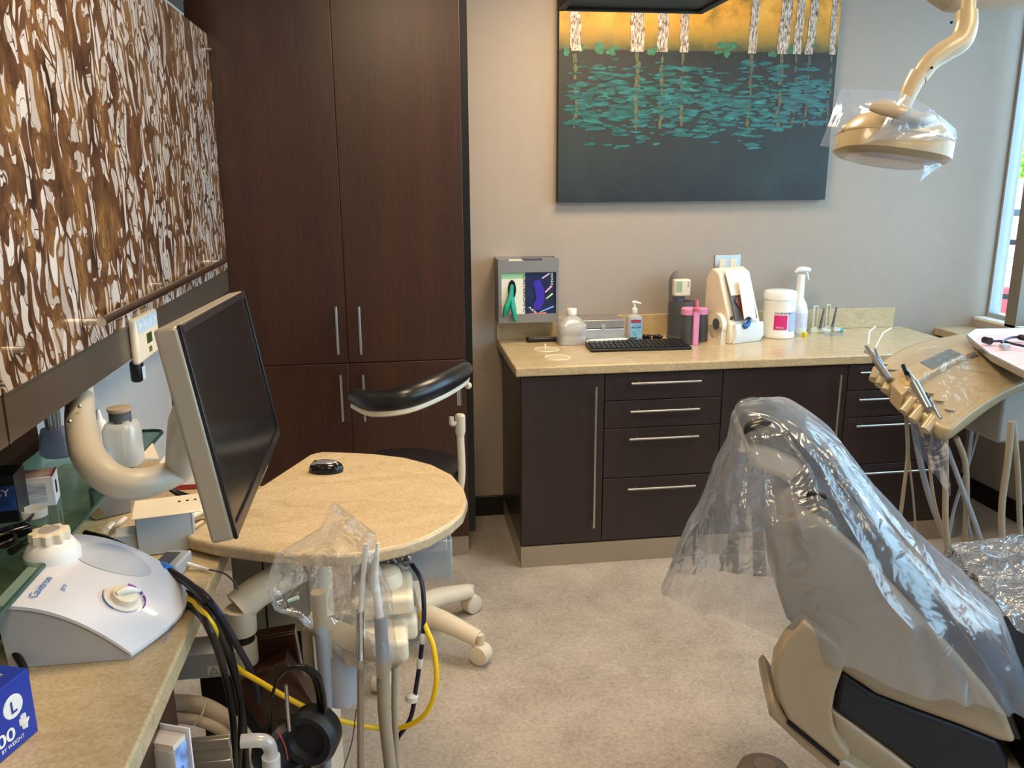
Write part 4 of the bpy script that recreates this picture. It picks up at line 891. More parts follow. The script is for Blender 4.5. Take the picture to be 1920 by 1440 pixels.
MB().box((q.x-.012, q.y, zw+.0316), (.03, .05, .001), Matrix.Rotation(R(-10), 3, 'Z')).build('label', 'darkgrey', t)
MB().tube([(q.x+.022, q.y+.005, zw+.014)]+[at(*p, z=zw+.006) for p in ((375, 1064), (392, 1068))], [.004, .004, .003], 8).build('strain_relief', 'white', t)
MB().tube([at(392, 1068, z=zw+.006), at(420, 1075, z=zw+.006), at(438, 1090, z=zw-.002), at(446, 1105, z=zw-.03)], .002, 8).build('cord', 'darkgrey', t)

# ---- cables over the front edge
def hang(name, label, pts, r_, m, group=None, cat='cable'):
    return tag(MB().tube(pts, r_, 10).build(name, m), label, cat, group)
def Q(p): 
    if len(p) == 3: return at(p[0], p[1], z=p[2])
    return at(p[0], p[1], **{p[2]: p[3]})
hang('cable', 'thick black cable with a blue clip from the scaler to the worktop edge', [Q(p) for p in ((160, 1000, .95), (210, 1015, .95), (280, 1052, .95), (340, 1085, .945), (390, 1130, .94), (418, 1180, 'y', -2.47), (440, 1260, 'y', -2.47), (455, 1350, 'y', -2.47), (462, 1445, 'y', -2.47))], .0075, 'black')
q = Q((303, 1062, .95)); q2 = Q((316, 1069, .95)); tag(MB().tube([q, q2], .0105, 12, False).build('cable_clip', mat('blue_clip', '3c7ecb', .4)), 'bright blue clip around the thick black cable', 'clip')
for k, (lab, pts) in enumerate((('black cable of the bundle, innermost under the scaler', ((325, 1105, .925), (365, 1120, .925), (398, 1160, .925), (428, 1230, 'y', -2.49), (452, 1330, 'y', -2.49), (446, 1445, 'y', -2.49))),
    ('black cable of the bundle running lowest beside the yellow one', ((328, 1128, .922), (365, 1142, .922), (395, 1185, .922), (420, 1260, 'y', -2.51), (437, 1350, 'y', -2.51), (440, 1445, 'y', -2.51))),
    ('navy blue cable of the bundle', ((332, 1096, .925), (370, 1105, .93), (410, 1150, .93), (450, 1220, 'y', -2.45), (478, 1275, 'y', -2.40), (486, 1320, 'y', -2.36))))):
    hang('cable', lab, [Q(p) for p in pts], .0065, 'black' if k < 2 else mat('navy_cable', '1a2038', .4))
yel = mat('yellow_hose', 'e8c21c', .35)
hang('yellow_hose', 'yellow hose looping from the scaler across the floor side to the delivery arm', [Q(p) for p in ((328, 1117, .925), (362, 1130, .925), (395, 1168, .925), (420, 1215, 'y', -2.47), (445, 1252, 'y', -2.44), (490, 1280, 'y', -2.42), (545, 1312, 'y', -2.40), (610, 1342, 'y', -2.38), (700, 1364, 'y', -2.34), (760, 1362, 'y', -2.36), (800, 1335, 'y', -2.38), (818, 1280, 'y', -2.38), (813, 1215, 'y', -2.36), (800, 1180, 'y', -2.34), (788, 1148, 'y', -2.32))], .0058, yel, cat='hose')

# ---- D-shaped work surface on its column
ZT = .95
outl = [(590, 849), (605, 846), (640, 847), (700, 850), (760, 857), (810, 870), (848, 889), (870, 915), (877, 938), (868, 962), (845, 983), (805, 1005), (755, 1022), (700, 1034), (640, 1040), (560, 1039), (480, 1031), (400, 1020), (357, 1010), (350, 1004), (356, 998), (580, 852)]
P2 = [at(*p, z=ZT) for p in outl]
t = thing('work_surface', 'D-shaped beige travertine work surface holding the mouse', 'table', (-.05, -2.15, .92))
MB().prism([(p.x, p.y, ZT-.028) for p in P2], (0, 0, .028)).build('top', 'table', t, bevel=.007, seg=3)
MB().b2((-.12, -2.30, .895), (.09, -2.0, .9215)).build('mounting_plate', 'grey', t, bevel=.003)
q = at(612, 884, z=ZT)
t = thing('computer_mouse', 'black and silver computer mouse on the D-shaped work surface', 'mouse', (q.x, q.y, ZT), R(-8))
MB().lathe([(1, 0), (1.03, .25), (.95, .6), (.7, .88), (.35, .99), (.001, 1)], (0, 0, 0), seg=28).build('body', 'bezel', t, local=True)
o = kids(t)[-1]; o.scale = (.043, .028, .028); o.location = (0, 0, .001)
MB().lathe([(.86, .62), (.72, .84), (.36, .97), (.001, .985)], (0, 0, 0), seg=28).build('top_shell', mat('mouse_silver', '8d8a92', .25, .5), t, local=True)
o = kids(t)[-1]; o.scale = (.043, .024, .030); o.location = (-.002, 0, .0015)
MB().lathe([(.004, -.0025), (.0045, 0), (.004, .0025)], (-.026, 0, .027), axis=(0, 1, 0), seg=12).build('wheel', 'black', t, local=True)

# ---- assistant's delivery column: box with connectors, blocks, arm, pedestal
t = thing('instrument_stand', 'off-white instrument arm assembly under the D-shaped work surface', 'dental arm', (0, -2.3, .6))
a = at(735, 1035, y=-2.24); b = at(849, 1062, y=-2.24)
pg = mat('cool_grey_metal', 'aab0b5', .35, .3)
MB().b2((-.12, -2.24, b.z-.03), (b.x, -2.02, .894)).build('utility_box', pg, t, bevel=.004)
for k, (px, py) in enumerate(((735, 1048), (762, 1042))):
    q = at(px, py, y=-2.245); MB().lathe([(.011, -.004), (.011, .006), (.007, .007), (.007, .016), (.009, .017), (.009, .026)], q, axis=(0, -1, -.35), seg=14).build('hose_coupling', 'chrome', t)
q = at(757, 1062, y=-2.245); MB().box(q, (.02, .006, .012)).build('power_badge', 'white', t, bevel=.002)
q = at(722, 1080, y=-2.33)
MB().lathe([(.036, -.03), (.036, .0), (.031, .012), (.02, .018)], q, seg=32).build('round_cap', 'ivory', t)
MB().lathe([(.038, -.06), (.038, -.032)], q, seg=32).build('cap_collar', 'ivory', t)
# upper block: rounded box
def blk(name, px0, px1, py_top, y_, dz0, dy0, dy1, m='ivory', bev=.012, dxr=0):
    a = at(px0, py_top, y=y_); b = at(px1, py_top, y=y_)
    return MB().b2((a.x, y_-dy0, a.z-dz0), (b.x, y_+dy1, a.z)).build(name, m, t, bevel=bev, seg=4)
blk('upper_block', 655, 776, 1128, -2.40, .042, .0, .13)
blk('side_block', 728, 783, 1166, -2.37, .05, 0, .08)
blk('lower_block', 640, 766, 1212, -2.46, .05, 0, .10)
MB().tube([at(575, 1165, y=-2.46), at(640, 1190, y=-2.46), at(700, 1215, y=-2.46), at(750, 1225, y=-2.44)], [.02, .024, .026, .024], 16, flat=.7).build('holder_bar', 'tan', t)
# arm to the left
MB().tube([at(445, 1140, y=-2.33), at(490, 1105, y=-2.3), at(560, 1065, y=-2.25)], [.036, .034, .034], 20, flat=.75).build('upper_arm', 'ivory', t)
q = at(450, 1140, y=-2.33)
MB().lathe([(.030, -.055), (.031, -.03), (.031, .0)], q, seg=28).build('arm_knuckle', 'ivory', t)
MB().lathe([(.024, -.075), (.024, -.054)], q, seg=28).build('black_ring', 'black', t)
MB().lathe([(.028, -.125), (.0285, -.12), (.0285, -.074)], q, seg=28).build('lower_knuckle', 'ivory', t)
zb = q.z-.105
MB().b2((-.60, q.y-.035, zb-.03), (q.x+.0, q.y+.035, zb+.028)).build('beam', mat('beam_grey', 'b6b4ae', .4), t, bevel=.003)
lb_ = at(412, 1250, y=q.y-.036)
MB().b2((lb_.x-.025, q.y-.0362, zb-.022), (lb_.x+.02, q.y-.035, zb-.002)).build('warning_label', 'white', t)
MB().tube([(lb_.x-.02, q.y-.0366, zb-.019), (lb_.x-.012, q.y-.0366, zb-.005), (lb_.x-.004, q.y-.0366, zb-.019), (lb_.x-.02, q.y-.0366, zb-.019)], .0008, 6, False).build('warning_triangle', 'black', t)
text('!', (lb_.x-.0128, q.y-.0368, zb-.0165), (1, 0, 0), (0, 0, 1), .007, 'black', t)
text('CAUTION', (lb_.x-.001, q.y-.0368, zb-.010), (1, 0, 0), (0, 0, 1), .004, 'black', t, width=.018)
# pedestal box
a = at(437, 1100, y=-2.12); b = at(600, 1100, y=-2.12)
t = thing('pedestal', 'tan and white equipment pedestal standing behind the arm below the table', 'pedestal', ((a.x+b.x)/2, -2.0, 0))
MB().b2((a.x+.0, -2.12, .0), (b.x-.025, -1.80, .885)).build('body', 'tan', t, bevel=.004)
MB().b2((b.x-.025, -2.135, .0), (b.x, -1.80, .885)).build('white_side', 'ivory', t, bevel=.003)
q = at(503, 1180, y=-2.121); MB().b2((q.x-.002, -2.1215, q.z), (q.x+.001, -2.119, .885)).build('panel_seam', 'gap', t)
q = at(478, 1190, y=-2.121); q2 = at(565, 1190, y=-2.121); MB().b2((a.x, -2.1225, .02), (q2.x, -2.119, q.z)).build('recess_shade_panel', 'gap', t)  # flat black sheet stands for the shade inside the pedestal opening
# brown bins
br_ = mat('dark_brown_lacquer', '3a2018', .3, coat=.3)
def bin_(label, px, py, y_, w_, h_, d_, tilt, rz):
    q = at(px, py, y=y_); t = thing('brown_bin', label, 'bin', tuple(q), R(rz)); rm = Matrix.Rotation(R(tilt), 3, 'Y')
    MB().box((0, 0, 0), (w_, d_, h_), rm).build('body', br_, t, bevel=.004, local=True); MB().box(rm @ V((0, 0, h_/2+.002)), (w_*1.02, d_*1.04, .006), rm).build('rim', br_, t, bevel=.002, local=True); return t
bin_('dark brown bin leaning behind the headphones', 527, 1310, -2.345, .12, .17, .05, -24, 0)
bin_('dark brown bin set upright behind the leaning one', 520, 1240, -2.295, .10, .14, .03, -6, 0)
t = thing('computer_tower', 'black computer tower standing under the left worktop', 'computer', (-.43, -2.3, 0))
MB().b2((-.455, -2.27, .0), (-.275, -2.14, .62)).build('case', mat('tower_black', '08080a', .45), t, bevel=.004)
for k in range(3): q = at(497+k*9, 1297, y=-2.271); MB().box(q, (.010, .002, .006)).build('port', mat('port_green', '6f7a50', .5), t)

# translucent canister
q = at(640, 1250, y=-2.38); t = thing('canister', 'cloudy white plastic canister hanging below the instrument holder', 'canister', (q.x, q.y, q.z-.09))
MB().lathe([(.02, -.085), (.036, -.075), (.042, -.03), (.044, .04), (.042, .085)], q, seg=28).build('body', mat('cloudy_white', 'c9d2e0', .4, trans=.2, alpha=.85), t); MB().lathe([(.044, .085), (.044, .097), (.02, .1)], q).build('lid', 'frost', t)

# suction hoses and handpieces in the holder
hz_ = -2.5
def hose(label, pts, r_, m, parts=(), name='suction_hose'):
    P0 = [Q(p) for p in pts]; t = thing(name, label, 'hose', tuple(P0[0])); MB().tube(P0, r_, 14).build('hose', m, t)
    for (nm, pp, rr, mm) in parts: MB().tube([Q(p) for p in pp], rr, 14, False).build(nm, mm, t)
    return t
hose('blue-grey thick suction hose hanging from the left of the holder', [(600, 1165, 'y', hz_), (607, 1240, 'y', hz_), (612, 1330, 'y', hz_), (612, 1450, 'y', hz_)], [.0135, .013, .011, .0095], 'hose_grey', [('tip', ((560, 1120, 'y', hz_), (540, 1127, 'y', hz_)), [.004, .003], mat('mint_tip', 'b6e0c8', .4)), ('valve', ((596, 1110, 'y', hz_), (601, 1170, 'y', hz_)), [.014, .014], 'tan')])
hose('thin taupe hose hanging beside the blue-grey hose', [(614, 1215, 'y', -2.49), (614, 1330, 'y', -2.49), (618, 1450, 'y', -2.49)], .0045, 'hose', [('sleeve', ((612, 1180, 'y', -2.49), (614, 1232, 'y', -2.49)), [.0095, .0095], 'tan')])
hose('taupe saliva ejector hose with white tip in the middle of the holder', [(676, 1225, 'y', -2.49), (676, 1330, 'y', -2.49), (676, 1450, 'y', -2.49)], .0068, 'hose', [('ejector_tip', ((687, 1020, 'y', -2.47), (680, 1090, 'y', -2.48), (676, 1155, 'y', -2.49)), [.0055, .0045, .0045], 'white'), ('handle', ((675, 1145, 'y', -2.49), (676, 1235, 'y', -2.49)), [.0085, .0085], 'chrome')])
hose('thick taupe evacuator hose with white tip at the right of the holder', [(718, 1235, 'y', -2.5), (720, 1330, 'y', -2.5), (733, 1450, 'y', -2.5)], [.013, .0125, .0125], 'hose', [('evacuator_tip', ((709, 1018, 'y', -2.49), (702, 1080, 'y', -2.49), (712, 1160, 'y', -2.5)), [.003, .0075, .0085], 'white'), ('valve', ((713, 1155, 'y', -2.5), (718, 1235, 'y', -2.5)), [.0125, .013], 'hose_grey')])
hose('taupe hose behind the thick evacuator hose', [(740, 1250, 'y', -2.44), (740, 1340, 'y', -2.44), (745, 1450, 'y', -2.44)], .0065, 'hose')
navyh = mat('navy_hose', '1c1c34', .3)
t = thing('air_hose', 'navy air line with white filter bead hanging from the coupling', 'hose', tuple(at(770, 1060, y=-2.3)))
MB().tube([Q(p) for p in ((772, 1058, 'y', -2.27), (790, 1090, 'y', -2.3), (795, 1150, 'y', -2.33), (790, 1220, 'y', -2.34), (780, 1290, 'y', -2.34), (770, 1345, 'y', -2.34), (745, 1385, 'y', -2.34))], .0052, 10).build('hose', navyh, t)
for (nm, px, py, rr, hh) in (('joint', 787, 1243, .007, .014), ('joint', 793, 1197, .007, .012), ('filter_bead', 772, 1308, .014, .012)):
    q = at(px, py, y=-2.34); MB().lathe([(.005, -hh), (rr, -hh*.5), (rr, hh*.5), (.005, hh)], q, axis=(.15, 0, 1)).build(nm, 'white', t)
hose('short taupe line hanging beside the navy air line', [(745, 1060, 'y', -2.27), (765, 1090, 'y', -2.29), (783, 1150, 'y', -2.3), (785, 1180, 'y', -2.3)], .0075, 'tan', name='air_hose')
hang('thin_wire', 'thin grey wire dangling left of the middle hose', [Q(p) for p in ((668, 1330, 'y', -2.45), (660, 1390, 'y', -2.45), (643, 1445, 'y', -2.45))], .0012, 'darkgrey', cat='wire')

# barrier bag over the holder
bagp = [(515, 1040), (600, 990), (625, 938), (705, 1000), (712, 1060), (735, 1110), (740, 1180), (745, 1215), (730, 1265), (715, 1275), (660, 1250), (600, 1195), (555, 1160), (515, 1145), (498, 1105), (505, 1075)]
t = thing('plastic_barrier', 'crinkled clear plastic bag draped over the suction instrument holder', 'plastic bag', tuple(at(620, 1100, y=-2.5)))
ctr2 = V((sum(p[0] for p in bagp)/len(bagp), sum(p[1] for p in bagp)/len(bagp), 0))
def bagf(yoff, sgn):
    n_ = len(bagp)
    def f_(u, v):
        k = u*n_; i = int(k) % n_; fr_ = k-int(k); a = bagp[i]; b = bagp[(i+1) % n_]
        px = a[0]+(b[0]-a[0])*fr_; py = a[1]+(b[1]-a[1])*fr_
        px = ctr2.x+(px-ctr2.x)*v; py = ctr2.y+(py-ctr2.y)*v
        depth = -2.52+sgn*.055*math.sqrt(max(0, 1-v**2.2)); 
        q = at(px, py, y=-2.5); nzv = noise.noise(V((px*.022, py*.022, sgn*3)))
        cr = 1-abs(noise.noise(V((px*.03+5, py*.012, sgn*7))))*2
        w_ = .018*nzv+.014*cr; d_ = (q-CAM); return CAM+d_*((depth+w_*(1-v**6)-CAM.y)/d_.y)
    return f_
b = MB(); b.grid(bagf(0, -1), 96, 22, closeu=True); b.grid(bagf(0, 1), 96, 22, closeu=True)
b.build('film', 'bag', t, doubles=True)

# headphones
q = at(560, 1290, y=-2.55)
t = thing('headphones', 'black over-ear headphones hanging beside the leaning brown bin', 'headphones', tuple(q))
MB().tube([Q(p) for p in ((507, 1395, 'y', -2.56), (508, 1320, 'y', -2.57), (525, 1268, 'y', -2.57), (560, 1250, 'y', -2.57), (592, 1268, 'y', -2.56), (604, 1320, 'y', -2.55), (602, 1360, 'y', -2.55))], [.003, .003, .004, .008, .011, .011, .008], 10, flat=.7).build('headband', 'bezel', t)
MB().tube([Q((536, 1285, 'y', -2.57)), Q((543, 1370, 'y', -2.57))], .0035, 8, False).build('slider', 'steel', t)
for (px, py, ax, nm) in ((585, 1378, (-.35, -1, .1), 'right'), (528, 1405, (.75, -.7, .1), 'left')):
    q = at(px, py, y=-2.55); e = V(ax).normalized(); K = 1.5
    MB().lathe([(a_*K, b_*K) for a_, b_ in ((.024, -.02), (.034, -.016), (.036, 0), (.036, .006))], q, axis=e, seg=30).build('ear_cup', 'black', t)
    MB().lathe([(a_*K, b_*K) for a_, b_ in ((.020, .008), (.024, .016), (.032, .017), (.037, .008), (.036, .002))], q, axis=e, seg=30).build('ear_pad', mat('pad_leather', '1c1e24', .5), t)
    MB().lathe([(a_*K, b_*K) for a_, b_ in ((.0001, .006), (.021, .0065))], q, axis=e, seg=24).build('speaker_mesh', 'gap', t)
q = at(518, 1395, y=-2.585); MB().tube([Q((520, 1370, 'y', -2.582)), Q((533, 1395, 'y', -2.582)), Q((540, 1425, 'y', -2.582))], .0014, 6).build('red_accent', mat('accent_red', 'a33a40', .4), t)

# pvc elbow, steel bracket, brochure holder, hoses
q = at(500, 1387, y=-2.6); t = thing('pipe_elbow', 'translucent white plastic pipe elbow at the bottom edge', 'pipe', tuple(q))
MB().tube([Q((452, 1390, 'y', -2.6)), Q((485, 1388, 'y', -2.6)), Q((500, 1392, 'y', -2.6)), Q((507, 1405, 'y', -2.6)), Q((508, 1425, 'y', -2.6))], .0125, 18).build('elbow', 'frost', t)
MB().tube([Q((508, 1418, 'y', -2.6)), Q((510, 1470, 'y', -2.6))], .0165, 18, False).build('socket', mat('pipe_grey_white', 'c9c6c6', .4), t)
q = at(390, 1400, x=-.372); t = thing('slide_bracket', 'folded steel slide bracket with round holes below the worktop edge', 'bracket', tuple(q))
a = at(352, 1382, y=-2.62); b = at(432, 1376, y=-2.62)
MB().b2((a.x, -2.622, a.z-.14), (b.x, -2.619, b.z)).b2((a.x, -2.632, a.z-.022), (b.x, -2.619, a.z-.002)).b2((a.x, -2.636, a.z-.05), (b.x, -2.619, a.z-.042)).build('plate', mat('bracket_steel', 'a8a294', .3, .8), t, bevel=.0015)
for k in range(5): q = at(383+k*9, 1398, y=-2.623); MB().cyl((q.x, -2.6235, q.z), (q.x, -2.621, q.z), .0028, seg=12).build('hole', 'gap', t)
t = thing('brochure_holder', 'clear acrylic holder with blue and white leaflets below the worktop edge', 'brochure holder', (-.35, -2.8, .82))
a = at(318, 1358, x=-.355); b = at(300, 1445, x=-.355)
q = at(338, 1372, y=-2.76)
rmz = Matrix.Rotation(R(-22), 3, 'Z'); cq = at(318, 1420, y=-2.78)
def hb(lo, hi): lo = V(lo); hi = V(hi); c__ = (lo+hi)/2; return MB().box(cq+rmz @ c__, tuple(hi-lo), rmz)
hb((-.03, -.018, -.09), (.024, -.016, .025)).build('front_wall', 'frost', t)
hb((-.034, .018, -.09), (.026, .021, .042)).build('back_wall', mat('acrylic_white', 'd8d6dc', .2), t)
hb((-.026, -.014, -.09), (.02, .016, .034)).build('leaflets', mat('leaflet_cream', 'dcd0c4', .5), t)
hb((.0205, -.013, -.09), (.0215, .015, .025)).build('leaflet_print', mat('leaflet_blue', '7f9fe0', .4, var=.5, vscale=50), t)
text('R', cq+rmz @ V((.0222, -.005, -.022)), rmz @ V((0, 1, 0)), (0, 0, 1), .012, mat('leaflet_ink', '3550c0', .4), t)
hose('thick cream vacuum hose curving under the left worktop', [(325, 1318, 'y', -2.42), (375, 1322, 'y', -2.42), (420, 1345, 'y', -2.42), (460, 1385, 'y', -2.43), (480, 1440, 'y', -2.45)], .017, mat('cream_hose', 'bfb09a', .35), name='vacuum_hose')
hose('thinner cream vacuum hose under the thick one', [(325, 1345, 'y', -2.44), (375, 1352, 'y', -2.44), (420, 1375, 'y', -2.44), (450, 1420, 'y', -2.45)], .011, mat('cream_hose', 'bfb09a', .35), name='vacuum_hose')
tag(MB().tube([Q((386, 1312, 'y', -2.45)), Q((378, 1340, 'y', -2.46)), Q((364, 1360, 'y', -2.46))], .0025, 8).build('cable_tie', 'ivory'), 'pale cable tie around the cream vacuum hoses', 'cable tie')

# ---- stool
cx, cy = .0, -1.15
t = thing('assistant_stool', 'dental assistant stool with black curved armrest and five-caster base', 'stool', (cx, cy, 0))
MB().lathe([(.0001, .615), (.17, .615), (.205, .63), (.215, .66), (.205, .69), (.17, .702), (.0001, .71)], (cx, cy, 0), seg=40).build('seat', 'leather', t)
MB().lathe([(.05, .12), (.05, .3), (.03, .31), (.03, .6), (.09, .614)], (cx, cy, 0)).build('column', 'ivory', t)
hubz = .13
for k, ang in enumerate((-36, 36, 108, 180, 252)):
    a = R(ang); d_ = V((cos(a), sin(a), 0)); L_ = .30
    MB().tube([V((cx, cy, hubz))+d_*.03, V((cx, cy, hubz-.005))+d_*.15, V((cx, cy, hubz-.035))+d_*L_], [.042, .038, .030], 16, flat=.8).build('leg', 'ivory', t)
    w_ = V((cx, cy, .0385))+d_*(L_+.01); s_ = V((-d_.y, d_.x, 0))
    cs = MB().lathe([(.024, -.028), (.036, -.024), (.0385, -.004), (.0385, .004), (.036, .024), (.024, .028)], w_, axis=s_, seg=24).build('caster', 'ivory', t)
    MB().cyl(w_+V((0, 0, .02)), w_+V((0, 0, .075)), .013).build('caster_stem', 'ivory', cs)
pts = [Q(p) for p in ((662, 742, 'y', -1.40), (700, 752, 'y', -1.50), (760, 745, 'y', -1.54), (820, 722, 'y', -1.46), (862, 700, 'y', -1.30), (874, 690, 'y', -1.22))]
zr = 1.0; pts = [V((p.x, p.y, p.z)) for p in pts]
MB().tube(pts, [.024, .034, .037, .037, .034, .024], 20).build('armrest', 'leather', t, sub=1)
MB().tube([p-V((0, 0, .028)) for p in pts], [.014, .024, .027, .027, .024, .014], 12, flat=.6).build('armrest_tray', 'ivory', t)
px_ = at(862, 760, y=-1.24); 
MB().cyl((px_.x, -1.24, .93), (px_.x, -1.24, px_.z+.085), .009).build('chrome_rod', 'chrome', t)
zc_ = at(862, 790, y=-1.24).z
MB().lathe([(.014, -.05), (.0175, -.035), (.0175, .02), (.013, .025)], (px_.x, -1.24, zc_), seg=20).build('clamp_collar', 'ivory', t)
MB().tube([(px_.x-.012, -1.245, zc_), (px_.x-.028, -1.25, zc_-.005), (px_.x-.03, -1.25, zc_+.02)], [.007, .009, .008], 10).build('clamp_knob', 'ivory', t)
MB().tube([(px_.x, -1.24, zc_-.04), (px_.x, -1.24, .66), (px_.x-.03, -1.24, .60), (cx+.06, -1.25, .59)], .013, 14).build('armrest_post', 'ivory', t)
MB().sph(at(878, 723, y=-1.25), .012, 12).build('pivot_cap', 'ivory', t)

# ================================================================== RIGHT SIDE
# ceiling-hung screen over the chair
zt2_ = 2.15
A = at(1040, 25, z=zt2_); B = at(1325, 23, z=zt2_); yb_ = (A.y+B.y)/2; w_ = B.x-A.x
t = thing('ceiling_screen', 'black flat screen hanging face down from the ceiling over the painting', 'screen', (A.x+w_/2, yb_-.15, zt2_))
MB().b2((A.x, yb_-.32, zt2_+.012), (B.x, yb_, zt2_+.045)).build('housing', 'black', t, bevel=.004)
b = MB(); b.b2((A.x, yb_-.022, zt2_), (B.x, yb_, zt2_+.014)).b2((A.x, yb_-.32, zt2_), (B.x, yb_-.298, zt2_+.014)).b2((A.x, yb_-.32, zt2_), (A.x+.022, yb_, zt2_+.014)).b2((B.x-.022, yb_-.32, zt2_), (B.x, yb_, zt2_+.014)); b.build('bezel', 'black', t, bevel=.003)
MB().b2((A.x+.02, yb_-.3, zt2_+.009), (B.x-.02, yb_-.02, zt2_+.013)).build('panel', mat('screen_grey', '3a3b3e', .3), t)
MB().cyl((A.x+w_/2, yb_-.16, zt2_+.04), (A.x+w_/2, yb_-.16, ZC), .02).build('drop_pole', 'black', t)

# operatory lamp
DL = 2.3
t = thing('dental_lamp', 'beige overhead dental lamp on a curved arm above the chair', 'dental lamp', tuple(at(1680, 260, d=DL)))
def D(px, py, d=DL): return at(px, py, d=d)
MB().tube([D(1832, -330), D(1822, -120), D(1815, 30)], [.019]*3, 20, False).build('vertical_pole', 'tan2', t)
MB().tube([D(1813, 22), D(1811, 52), D(1800, 78), D(1772, 96), D(1745, 116), D(1722, 146)], [.028, .030, .030, .029, .026, .024], 20).build('curved_neck', 'tan2', t)
MB().tube([D(1722, 140), D(1708, 165), D(1692, 205)], [.026, .024, .019], 18).build('lower_neck', 'tan2', t)
for px, py in ((1784, 42), (1747, 127)): q = D(px, py, DL-.03); MB().sph(q, .004, 8).build('screw', 'gap', t)
hc = D(1676, 262); ax = (up*.985+rt*.14-fw*.12).normalized()
def ringL(c, a_, b_, h, tilt=ax, e=2.6, n_=40):
    X_ = (rt-tilt*rt.dot(tilt)).normalized(); Y_ = tilt.cross(X_); o = []
    for k in range(n_):
        th = 2*pi*k/n_; cx_, sy_ = cos(th), sin(th); cx_ = math.copysign(abs(cx_)**(2/e), cx_); sy_ = math.copysign(abs(sy_)**(2/e), sy_)
        o.append(c+tilt*h+X_*cx_*a_*(1-.0*th)+Y_*sy_*b_)
    return o
MB().loft([ringL(hc, a_, b_, h) for a_, b_, h in ((.05, .04, .072), (.075, .06, .068), (.12, .095, .045), (.146, .12, .012), (.150, .125, .0), (.150, .125, -.045), (.135, .11, -.055), (.10, .08, -.062))]).build('lamp_head', 'tan2', t)
MB().loft([ringL(hc, a_, b_, h) for a_, b_, h in ((.128, .104, -.0555), (.10, .08, -.064), (.05, .04, -.066))]).build('lens', mat('lamp_lens', 'c6c3c6', .2), t)
MB().loft([ringL(hc, a_, b_, h) for a_, b_, h in ((.1512, .1262, .002), (.1512, .1262, -.001))]).build('seam_ring', 'tan', t)
MB().tube([D(1632, 200, DL-.12), D(1655, 204, DL-.13), (D(1690, 212, DL-.14)), D(1730, 222, DL-.12), D(1748, 222, DL-.08)], [.012, .019, .02, .016, .014], 16, flat=.8).build('handle', 'tan', t)
MB().tube([D(1640, 196, DL), D(1665, 195, DL), D(1690, 205, DL)], [.010, .014, .014], 12).build('rear_handle', 'tan', t)
MB().tube([D(1722, 232, DL-.1), D(1745, 245, DL-.1), D(1760, 268, DL-.08), D(1766, 285, DL-.05)], [.012, .008, .008, .008], 10).build('yoke', 'tan', t)
MB().tube([D(1690, 205), D(1685, 232)], [.03, .045], 16, False).build('knuckle', 'tan2', t)
MB().sph(D(1583, 243, DL-.02), .008, 10).build('side_pin', 'tan', t)
# barrier film on the lamp
t = thing('lamp_barrier', 'pale blue plastic barrier sheet wrapped on the lamp handle', 'plastic sheet', tuple(D(1600, 220)))
sh = [(1575, 168, 2.32), (1690, 168, 2.2), (1745, 205, 2.1), (1796, 242, 2.15), (1794, 262, 2.2)]; sl2 = [(1537, 274, 2.34), (1590, 280, 2.30), (1640, 262, 2.12), (1740, 262, 2.1), (1775, 264, 2.2)]
def fs(u, v):
    k = u*4; i = min(3, int(k)); f_ = k-i; a = D(*sh[i]).lerp(D(*sh[i+1]), f_); c = D(*sl2[i]).lerp(D(*sl2[i+1]), f_); p = a.lerp(c, v); return p-fw*(.012*noise.noise(p*14)+.01*sin(v*pi))
MB().grid(fs, 30, 14).build('sheet', 'blue_film', t)
def fs2(u, v): a = D(1775, 262, 2.28).lerp(D(1762, 312, 2.25), v); c = D(1735, 290, 2.2).lerp(D(1724, 345, 2.2), v*.9); p = a.lerp(c, u); return p-fw*(.02*noise.noise(p*22))
MB().grid(fs2, 12, 12).build('dangling_corner', 'blue_film', t)
t = thing('lamp_boom', 'thick horizontal grey-beige boom crossing the top right corner behind the lamp pole', 'boom', tuple(at(1820, 5, d=2.75)))
MB().tube([at(1735, -25, d=2.75), at(1775, -18, d=2.75), at(1820, -17, d=2.75), at(2050, -32, d=2.75)], [.03, .06, .068, .07], 24, flat=1).build('boom', 'tan', t)

# delivery unit
t = thing('delivery_unit', 'tan dental delivery unit with small display and instrument holders at the right', 'delivery unit', (1.75, -1.45, .95))
net = [[(1640, 694, 1.0), (1668, 717, .985), (1695, 745, .96), (1728, 775, .935), (1778, 815, .90)],
       [(1650, 678, 1.02), (1682, 698, 1.01), (1722, 722, .995), (1760, 750, .97), (1802, 785, .935)],
       [(1690, 652, 1.045), (1730, 672, 1.04), (1772, 693, 1.025), (1815, 717, 1.005), (1858, 745, .98)],
       [(1740, 636, 1.055), (1785, 652, 1.05), (1825, 668, 1.045), (1872, 690, 1.035), (1915, 716, 1.02)],
       [(1790, 628, 1.06), (1835, 640, 1.06), (1880, 655, 1.055), (1925, 672, 1.045), (1972, 698, 1.03)],
       [(1870, 612, 1.06), (1920, 622, 1.06), (1970, 635, 1.055), (2015, 652, 1.045), (2060, 680, 1.03)]]
G = [[at(a, b_, z=c) for a, b_, c in row] for row in net]
thk = [.05, .075, .06, .045, .045, .045]
bm_ = MB(); T = [[bm_.b.verts.new(p) for p in row] for row in G]; Bv = [[bm_.b.verts.new(p-V((0, 0, thk[j]+(.02 if 0 < i < 4 else 0)))) for i, p in enumerate(row)] for j, row in enumerate(G)]
nr, nc = len(G), 5
